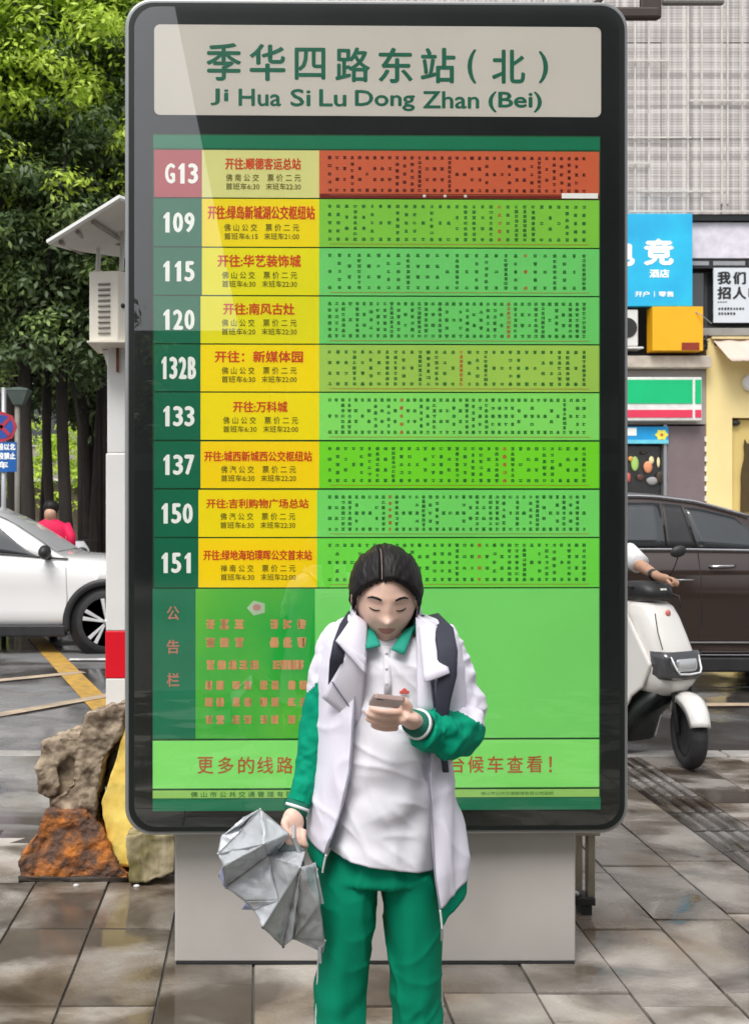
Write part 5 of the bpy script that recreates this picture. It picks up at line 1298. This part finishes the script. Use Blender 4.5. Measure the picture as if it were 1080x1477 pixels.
# ------ things on the facade
def signbox(name, label, cat, px0, px1, py0, py1, Y0, dep, m, bev=.01):
    r0 = empty(name, (bx((px0+px1)/2), Y0, bz(py1)), 0, label, cat)
    MB().box(bx(px0), bx(px1), Y0, Y0+dep, bz(py1), bz(py0)).build('panel', m, r0, bevel=bev)
    return r0
M_bl = mat('blue sign print', S(30,170,226,.95), .4, .05, 1, col2=S(40,206,244,.95))
bl = signbox('shop_sign', 'bright blue shop sign with large white character at the right edge of the board', 'sign', 845, 988, 316.5, 448, YB-.34, .12, M_bl)
ys_ = YB-.345
for ch_, a_, b_, c_, d_ in (('电',866,906,354,391),('竞',918.5,961,352,390)):
    t = MB(); write(t, ch_, bx(a_), bx(b_), bz(d_), bz(c_), ys_, .05); t.build('character', M_white_ink, bl, fix=False)
t = MB(); write(t, '酒店', bx(926.5), bx(955), bz(407.5), bz(395.5), ys_, .04); write(t, '开户｜零售', bx(906), bx(961), bz(435), bz(426.5), ys_, .03); t.build('small_lettering', M_white_ink, bl, fix=False)
orr = signbox('light_box', 'square orange light box with small maroon patch below the blue sign', 'sign', 929, 1000.5, 449.5, 512, YB-.42, .30, mat('orange sign', S(252,184,22,.95), .45, .04, 2))
MB().box(bx(970), bx(995), YB-.426, YB-.421, bz(511), bz(500.5)).build('maroon_patch', mat('maroon patch', S(150,52,30,.9), .5), orr)
gs = signbox('shop_fascia_sign', 'green white and red striped shop fascia sign below the orange light box', 'sign', 780, 1006, 547, 609.5, YB-.20, .21, mat('milky sign white', (.78,.80,.77), .3), .02)
M_g7 = mat('glossy green stripe', S(8,200,128,.9), .25, .05, 2); M_r7 = mat('glossy red stripe', S(236,62,96,.9), .25, .04, 2)
for a_, b_ in ((782,992),(996,1004.5)):
    MB().box(bx(a_), bx(b_), YB-.212, YB-.201, bz(585), bz(551)).build('green_stripe', M_g7, gs); MB().box(bx(a_), bx(b_), YB-.212, YB-.201, bz(605), bz(594)).build('red_stripe', M_r7, gs)
bb = signbox('small_banner', 'small light blue banner with yellow flower under the striped fascia', 'banner', 850, 962, 617, 641.5, YB-.06, .03, mat('banner blue', S(24,160,226,.95), .5, .1, 3), .003)
MB().box(bx(900), bx(962), YB-.066, YB-.061, bz(641.5), bz(636)).build('pale_band', mat('banner cyan', S(110,206,226), .5), bb)
MB().box(bx(903), bx(916), YB-.067, YB-.061, bz(630), bz(619)).build('white_patch', M_white_ink, bb)
fl_ = MB(); cx2, cz2 = bx(952), bz(629)
fl_.prism([(cx2+(.10 if k % 2 else .135)*math.cos(a), cz2+(.085 if k % 2 else .11)*math.sin(a)) for k, a in enumerate([2*math.pi*i/12 for i in range(12)])], YB-.070, YB-.066); fl_.build('flower', mat('banner yellow', S(240,232,90), .5), bb)
MB().prism([(cx2+.03*math.cos(a), cz2+.03*math.sin(a)) for a in [2*math.pi*i/8 for i in range(8)]], YB-.074, YB-.0705).build('flower_centre', mat('banner red', S(210,80,60), .5), bb)
ps_ = signbox('notice_board', 'white hiring notice with large black characters in the upstairs window', 'poster', 1028, 1110, 388, 467, YB-.03, .03, mat('poster white', S(214,220,226), .5, .03, 2), .003)
for ch_, a_, b_, c_, d_ in (('我',1033,1053,393,412),('们',1055.5,1074.5,393.5,412),('！',1084,1087,394,412),('招',1033,1053,415,433.5),('人',1055,1075,415,433.5),('啦',1078,1097,415,433.5)):
    if ch_ == '！': continue
    t = MB(); write(t, ch_, bx(a_), bx(b_), bz(d_), bz(c_), YB-.0345, .05); t.build('character', M_dark, ps_, fix=False)
t = MB()
for k in range(2):
    for q in range(9 if k == 0 else 6): fake_char(t, bx(1036+q*4.3), bz(447+k*7), .045, .05, YB-.0345, rnd)
for q in range(4): fake_char(t, bx(1035+q*3.6), bz(437.5), .035, .03, YB-.0345, rnd)
t.build('small_lettering', M_dark, ps_, fix=False)
ac = empty('air_conditioner', (bx(906), YB-.2, bz(506)), 0, 'white outdoor air conditioner unit left of the orange light box', 'air conditioner')
MB().box(bx(884), bx(912), YB-.30, YB+.04, bz(504), bz(452)).build('casing', M_white_paint, ac, bevel=.02); MB().box(bx(880), bx(919), YB-.32, YB+.04, bz(507.5), bz(505)).build('bracket', M_white_paint, ac)
MB().lathe([(.17,-.012),(.19,-.012),(.19,0),(.17,0)], (bx(896), YB-.301, bz(478)), 'y', 20).build('fan_ring', M_dark, ac)
MB().box(bx(903)-.3, bx(1016), YB-.02, YB+.34, bz(517), bz(512.5)).build('service_ledge', M_black, shop)
rc_ = random.Random(4); cb = MB()
cbl = empty('cable_bundle', (bx(1005), YB-.1, bz(510)), 0, 'tangle of dark cables beside the orange light box', 'cables')
for k in range(9):
    p = [(bx(1001+rc_.uniform(0,16)), YB-.12+rc_.uniform(-.05,.05), bz(486+rc_.uniform(0,24))) for _ in range(4)]
    MB().tube([Vector(q) for q in smoothpath(p, 5)], .014, 5).build('cable', M_dark, cbl, smooth=True)
MB().tube([P(1001,450,19.6), P(1012,456,19.5), P(1026,468,19.6)], .009, 5).build('cable', M_steel, cbl)
aw = empty('awning', (bx(1050), YB-.1, bz(530)), 0, 'pinkish white cloth awning with scalloped edge on the yellow wall', 'awning')
rws = []
for i in range(7):
    u = i/6; row = []
    for j in range(40):
        x = 1027+7*u + (1130-1027-7*u)*j/39; py = 492+(36*u); 
        if i == 6: py += 1.6*abs(math.sin(j*.9))-1
        row.append(Vector((bx(x), YB-.04-.55*u + .02*math.sin(j*.55), bz(py))))
    rws.append(row)
b = MB(); b.loft(rws, caps=False, closed=False); o = b.build('cloth', mat('faded awning cloth', S(205,188,176), .8, .05, 3), aw, smooth=True); md = o.modifiers.new('s','SOLIDIFY'); md.thickness = .01
MB().box(bx(1024), bx(1130), YB-.08, YB-.021, bz(491), bz(487.5)).build('rail', mat('cream rail', S(220,200,150), .6), aw)
rs = empty('round_sign', (bx(1080), YB-.1, bz(566)), 0, 'round white sign with black mark on the yellow wall at the right edge', 'sign')
MB().lathe([(.001,-.07),(.14,-.07),(.165,-.05),(.165,.05)], (bx(1080), YB-.08, bz(554)), 'y', 28).build('disc', M_white_paint, rs, smooth=False)
t = MB(); t.box(bx(1077.5), bx(1092), YB-.158, YB-.151, bz(558), bz(549)); t.build('mark', M_black, rs)
cat_ = empty('cat_cutout', (bx(1078), YB+.05, 0), 0, 'tall dark brown cat shaped cutout standing in the yellow doorway', 'cutout')
pts = [(1070,740),(1071,700),(1070.5,690),(1072,676),(1075,664),(1076,655),(1075,645),(1076,635),(1079,641),(1083,641),(1087,635),(1088,645),(1087,655),(1090,668),(1094,690),(1094,740)]
MB().prism([(bx(x), bz(y)) for x, y in pts][::-1], YB+.04, YB+.08).build('cutout_board', mat('cutout brown', S(84,66,30,.8), .7), cat_)
rg_ = random.Random(9); cols = [S(170,210,110),S(236,170,90),S(226,150,110),S(200,90,80),S(230,220,170),S(60,50,40),S(90,60,50),S(150,150,150)]
for k, (px, py, w_, h_, ci) in enumerate(((917,670,12,22,0),(911,663,8,8,1),(936,675,14,18,2),(941,665,8,12,4),(951,668,5,16,4),(954,690,14,18,5),(925,690,12,10,6),(942,695,18,12,7),(908,690,6,14,3),(930,654,10,6,5))):
    o_ = MB().sphere((bx(px), YB+.06, bz(py)), (w_*.0065,.02,h_*.0065), nu=8, nv=6).build('goods', mat('goods colour %d' % ci, cols[ci], .6), None, smooth=True)
    tag(o_, ['bright green packet low in the shop window','small orange packet high in the shop window','round salmon coloured packet in the shop window','tall cream packet beside the salmon one in the shop window','narrow cream strip at the right of the shop window','black bag at the lower right of the shop window','dark brown box low in the middle of the shop window','grey box at the bottom of the shop window','red packet at the left foot of the shop window','dark box below the small blue banner'][k], 'goods', 'goods shown in the shop window')

# ================================================================== far left: street signs and lamp
Yn = 13.6
def np_(px, py, Y=Yn): return P(px, py, Y)
sg = empty('street_sign', (np_(6,0).x, Yn, 0), 0, 'round blue and red no parking sign above blue plates at the left edge', 'traffic sign')
MB().tube([Vector((np_(4,0).x, Yn+.05, -.12)), np_(4,560)+Vector((0,.05,0))], .035, 12).build('pole', M_steel, sg, smooth=True)
sg.location.z = -.12
# the pole's two children keep their world place
for ch_ in list(sg.children):
    ch_.location.z += .12
c = np_(2,617)
MB().lathe([(.001,0),(.205,0),(.205,.02),(.001,.02)], c, 'y', 8).build('red_octagon_rim', mat('sign red', S(176,50,70,.9), .4), sg)
MB().lathe([(.001,-.004),(.155,-.004),(.155,-.001)], c, 'y', 28).build('blue_disc', mat('sign blue', S(44,76,160,.9), .4), sg)
for a in (45,-45): MB().obox(c+Vector((0,-.007,0)), .31, .004, .045, Matrix.Rotation(R(a),3,'Y')).build('red_bar', MATS['sign red'], sg)
pl2 = MB().box(np_(-22,0).x, np_(24,0).x, Yn-.005, Yn+.015, np_(0,682).z, np_(0,639).z).build('text_plate', mat('plate blue', S(22,92,168,.9), .4), sg)
t = MB()
for k, s_ in enumerate(('本路段以北','全路段禁止','停车')):
    write(t, s_, np_(-20,0).x, np_(22.5 if k < 2 else 12,0).x, np_(0,651+k*13).z, np_(0,641+k*13).z, Yn-.008, .03)
t.build('plate_lettering', M_white_ink, pl2, fix=False)
lp = empty('street_lamp', (np_(25,0,15.8).x, 15.8, 0), 0, 'slim grey street lamp with flared lantern head beside the no parking sign', 'street lamp')
MB().tube([Vector((P(25,0,15.8).x, 15.8, 0)), P(25,585,15.8)], [.045,.04], 10).build('post', mat('dull grey post', S(120,118,110), .6), lp, smooth=True)
c = P(27,575,15.8); b = MB()
b.loft([[c+Vector((dx*q, dy*q, dz)) for dx, dy in ((-1,-1),(1,-1),(1,1),(-1,1))] for q, dz in ((.07,-.11),(.16,.09),(.17,.10),(.17,.125),(.03,.16))]); b.build('lantern', mat('greenish lantern', S(90,104,98), .35), lp)

# ================================================================== trees
def leafmat(name, col, tr=.35):
    m = bpy.data.materials.new(name); m.use_nodes = True; n = m.node_tree.nodes; l = m.node_tree.links; n.clear()
    o = n.new('ShaderNodeOutputMaterial'); p = n.new('ShaderNodeBsdfPrincipled'); p.inputs['Roughness'].default_value = .45; p.inputs['Specular IOR Level'].default_value = .4
    t = n.new('ShaderNodeBsdfTranslucent'); x = n.new('ShaderNodeMixShader'); x.inputs[0].default_value = tr
    geo = n.new('ShaderNodeNewGeometry'); hv = n.new('ShaderNodeHueSaturation'); hv.inputs['Color'].default_value = (*col, 1)
    mr = n.new('ShaderNodeMapRange'); mr.inputs[3].default_value = .6; mr.inputs[4].default_value = 1.45
    nz = n.new('ShaderNodeTexNoise'); nz.inputs['Scale'].default_value = 7; l.new(geo.outputs['Position'], nz.inputs['Vector']); l.new(nz.outputs[0], mr.inputs[0]); mr.inputs[1].default_value = .3; mr.inputs[2].default_value = .7
    l.new(mr.outputs[0], hv.inputs['Value']); l.new(hv.outputs[0], p.inputs['Base Color']); l.new(hv.outputs[0], t.inputs[0])
    l.new(p.outputs[0], x.inputs[1]); l.new(t.outputs[0], x.inputs[2]); l.new(x.outputs[0], o.inputs[0]); return m
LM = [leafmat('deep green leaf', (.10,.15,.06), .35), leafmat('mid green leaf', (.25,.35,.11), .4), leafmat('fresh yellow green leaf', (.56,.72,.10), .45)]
M_bark = mat('dark bark', (.028,.022,.018), .9, .3, 12, bump=.8, bscale=20, stretch=(1,1,.25))
rng = np.random.default_rng(5)
def leaves(name, centers, radii, per, mi_, size, parent, squash=.7, mats=LM):
    """one foliage mesh: pointed leaves scattered over the upper skins of many clumps"""
    N = len(centers)*per
    c = np.repeat(centers, per, 0); rad = np.repeat(radii, per)[:, None]; mi2 = np.repeat(mi_, per)
    d = rng.normal(size=(N, 3)); d /= np.linalg.norm(d, axis=1)[:, None]; d[:, 2] = np.where(rng.random(N) < .7, np.abs(d[:, 2]), d[:, 2])
    p = c + d*rad*np.array([1, 1, squash])*(rng.random(N)**.35)[:, None]
    nrm = d + np.array([0, -.25, .6]) + rng.normal(size=(N, 3))*.55; nrm /= np.linalg.norm(nrm, axis=1)[:, None]
    t = rng.normal(size=(N, 3)) + np.array([0,0,-.6]); t -= nrm*(t*nrm).sum(1)[:, None]; t /= np.linalg.norm(t, axis=1)[:, None]; s = np.cross(nrm, t)
    L_ = (size*rng.uniform(.7, 1.4, N))[:, None]; W_ = L_*.42
    v = np.stack([p, p+t*L_*.5+s*W_*.5-nrm*L_*.05, p+t*L_-nrm*L_*.15, p+t*L_*.5-s*W_*.5-nrm*L_*.05], 1).reshape(-1, 3)
    w0 = np.array(world_of(parent).translation); v = v - w0
    me = bpy.data.meshes.new(name); me.vertices.add(N*4); me.vertices.foreach_set('co', v.astype(np.float32).ravel())
    me.loops.add(N*4); me.loops.foreach_set('vertex_index', np.arange(N*4, dtype=np.int32)); me.polygons.add(N)
    me.polygons.foreach_set('loop_start', np.arange(0, N*4, 4, dtype=np.int32)); me.polygons.foreach_set('material_index', mi2.astype(np.int32))
    for m in mats: me.materials.append(m)
    me.update(calc_edges=True); me.validate()
    o = bpy.data.objects.new(name, me); COL.objects.link(o); o.parent = parent; return o
def tree(x, Y, h, zc, rx, rz, ncl, label, lean=0.0, trunk_r=.13, roots=0, bright=.25, per=100, size=.13, seed=1, ry=None, group='banyan trees across the road'):
    rt = empty('tree', (x, Y, 0), 0, label, 'tree', group); r_ = random.Random(seed)
    top = Vector((x+lean, Y, zc-rz*.55))
    b = MB(); pts = [(x + lean*u + .05*math.sin(5*u+seed), Y+.04*math.cos(6*u+seed), top.z*u) for u in (0,.06,.25,.5,.75,1)]
    b.tube([Vector(p) for p in pts], [trunk_r*1.7, trunk_r*1.15, trunk_r, trunk_r*.92, trunk_r*.95, trunk_r*.8], 12)
    for k in range(6):      # limbs
        a = 2*math.pi*k/6 + seed; z_ = top.z*r_.uniform(.62, 1.0); s_ = Vector((x+lean*z_/top.z, Y, z_))
        e_ = Vector((x + rx*.7*math.cos(a), Y + (ry or rx)*.6*math.sin(a), zc + rz*r_.uniform(-.2,.5)))
        m1 = s_.lerp(e_, .45) + Vector((0,0,-.25)); b.tube([s_, m1, e_], [trunk_r*.55, trunk_r*.35, trunk_r*.12], 7)
    b.build('trunk', M_bark, rt, smooth=True)
    for k in range(roots):
        a = r_.uniform(0, 6.28); q = r_.uniform(.15, .5)
        MB().tube([Vector((x+q*math.cos(a), Y+q*.5*math.sin(a), 0)), Vector((x+q*.6*math.cos(a)+.03, Y+q*.4*math.sin(a), top.z*.5)), Vector((x+lean, Y, top.z*.95))], [.05,.035,.03], 7).build('aerial_root', M_bark, rt, smooth=True)
    d = rng.normal(size=(ncl, 3)); d /= np.linalg.norm(d, axis=1)[:, None]; rad = rng.random(ncl)**.33
    c = np.array([x+lean*.6, Y, zc]) + d*np.array([rx, ry or rx, rz])*rad[:, None]
    up = (c[:, 2]-(zc-rz))/(2*rz); front = (Y - c[:, 1])/(ry or rx)
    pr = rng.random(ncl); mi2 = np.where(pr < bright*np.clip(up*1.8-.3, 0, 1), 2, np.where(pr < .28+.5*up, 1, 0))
    # a few clumps hang below the crown as drooping tips
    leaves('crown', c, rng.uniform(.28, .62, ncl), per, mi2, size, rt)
    return rt
T = [(P(38,0,17.2).x, 17.2, 10, 8.6, 2.9, 4.6, 330, 'banyan tree with thick straight trunk just right of the street lamp', 0, .115, 1, 1.1),
     (P(75,0,18.4).x, 18.4, 10, 8.0, 2.4, 4.0, 240, 'banyan tree with forked trunk behind the rider in the red top', -.1, .09, 1, .45),
     (P(105,0,17.6).x, 17.6, 10, 8.4, 2.6, 4.4, 300, 'banyan tree leaning left, third trunk from the left edge', -.3, .11, 1, 1.1),
     (P(140,0,18.6).x, 18.6, 10, 7.8, 2.4, 3.9, 240, 'banyan tree with clustered roots directly left of the white pole', .1, .12, 4, .5),
     (P(-90,0,17.5).x, 17.5, 10, 8.2, 3.0, 4.2, 200, 'banyan tree beyond the left edge of the street sign', 0, .14, 2, .5),
     (P(230,0,18.5).x, 18.5, 10, 8.2, 2.5, 4.1, 220, 'banyan tree hidden behind the left part of the board', .1, .14, 2, .4),
     (P(10,0,23).x, 23.5, 11, 9.0, 3.4, 4.6, 200, 'darker banyan tree standing deeper behind the left row', 0, .15, 2, .2),
     (P(120,0,24).x, 24.5, 11, 9.0, 3.4, 4.8, 200, 'darker banyan tree standing deeper behind the leaning one', 0, .15, 2, .2)]
for k, a in enumerate(T):
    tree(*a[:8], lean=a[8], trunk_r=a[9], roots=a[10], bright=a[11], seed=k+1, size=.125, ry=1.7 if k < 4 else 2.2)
# lower fringe of foliage that hangs to about four metres
rt = empty('tree', (P(165,0,19.5).x, 19.5, 0), 0, 'low branching tree whose dark foliage hangs nearest the cabinet pole', 'tree', 'banyan trees across the road')
MB().tube([Vector((P(165,0,19.5).x, 19.5, 0)), P(160,500,19.5)], [.16,.12], 10).build('trunk', M_bark, rt, smooth=True)
n_ = 240; cpx = rng.uniform(-40, 200, n_); cpy = rng.uniform(380, 545, n_) - 25*np.sin(cpx/23); Y_ = rng.uniform(16.6, 20.5, n_)
cc = np.stack([(cpx-CX)*Y_/FPX, Y_, EYE-(cpy-CY)*Y_/FPX], 1); leaves('crown', cc, rng.uniform(.25,.5,n_), 75, np.where(rng.random(n_) < .25, 1, 0), .13, rt)
rt = empty('tree', (P(100,0,25.5).x, 25.5, 0), 0, 'dark tree mass seen between and behind the banyan trunks', 'tree', 'banyan trees across the road')
MB().tube([Vector((P(124,0,25.5).x, 25.5, 0)), P(124,500,25.5)], [.2,.15], 10).build('trunk', M_bark, rt, smooth=True)
n_ = 330; cpx = rng.uniform(-60, 220, n_); cpy = rng.uniform(470, 640, n_); Y_ = rng.uniform(24, 28, n_); ok_ = (cpy < 600) | (cpx > 125) | (cpx < 20); cpx, cpy, Y_ = cpx[ok_], cpy[ok_], Y_[ok_]; n_ = len(cpx)
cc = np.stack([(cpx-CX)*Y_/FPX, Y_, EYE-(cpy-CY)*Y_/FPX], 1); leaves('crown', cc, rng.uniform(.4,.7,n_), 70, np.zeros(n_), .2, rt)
# sunlit shrubs and hedge far beyond the trunks, and the dim building behind them
hb_ = empty('hedge', (P(90,0,34).x, 34, 0), 0, 'bright green hedge glimpsed between the dark tree trunks', 'hedge')
n_ = 160; cc = np.stack([rng.uniform(-10, -4.2, n_), rng.uniform(33.5, 35, n_), rng.uniform(1.6, 4.4, n_)], 1); leaves('foliage', cc, rng.uniform(.3,.5,n_), 60, np.full(n_, 2), .18, hb_)
MB().box(-10.4, -4, 33.8, 34.8, 0, 2.4).build('hedge_base', mat('hedge wood', (.12,.10,.07), .9), hb_)
ap = empty('apartment_building', (-9, 42, 0), 0, 'pale building in the distance behind the trees on the left', 'building')
MB().box(-26, 2, 42, 50, 0, 9).build('wall', mat('distant pale wall', (.34,.31,.28), .8, .1, .5), ap)
for k in range(9):
    for j in range(2):
        wf = MB().box(-24+k*2.9, -22.4+k*2.9, 41.93, 41.99, .8+j*3.4, 2.9+j*3.4).build('window', M_white_paint, ap); MB().box(-23.9+k*2.9, -22.5+k*2.9, 41.9, 41.925, .9+j*3.4, 2.8+j*3.4).build('pane', M_window, wf)
# ================================================================== behind the camera: what the glass mirrors
br = empty('unseen_deck', (2.8, -10, 0), 0, 'wide dark unseen deck added behind the photographer to be mirrored in the glass of the board', 'unseen_deck')  # unseen deck, added and slanted to set the dark reflection on the glass
M_deck = mat('dark underside steel', (.035,.036,.036), .8, .2, .7)
b = MB(); b.loft([[Vector((x, y, z)) for x, y in ((-.57,-2.2),(15,-2.2),(15,-19),(.2,-19))] for z in (6.0, 6.5)]); b.build('deck', M_deck, br, bevel=.03)
for x in (1.2, 7.0):
    for y in (-5, -11, -17): MB().lathe([(.3,0),(.28,6)], (x, y, 0), 'z', 20).build('column', M_deck, br, smooth=True)
sb = empty('shophouse_row', (0, -20, 0), 0, 'row of dark fronted shophouses behind the photographer, seen only as a reflection', 'building')
MB().box(-16, 16, -26, -19.2, 0, 6.1).build('wall', mat('dark brick front', (.05,.048,.045), .8, .2, .6), sb)
for k in range(9): MB().box(-14+k*3.3, -12+k*3.3, -19.2, -19.1, 3.4, 5.4).build('window', M_window, sb)
hw_ = MB().box(-16, 16, -19.2, -18.9, 2.6, 3.0).build('sign_band', mat('dull band', (.12,.12,.12), .6), sb)
for k, (x, y) in enumerate(((-3.5,-12),(-6.0,-14))):
    tree(x, y, 7, 4.0, 2.2, 1.9, 70, 'street tree behind the photographer, %s' % ('nearer one' if k == 0 else 'farther one'), trunk_r=.12, seed=30+k, size=.2, per=60, bright=.1, group=None)
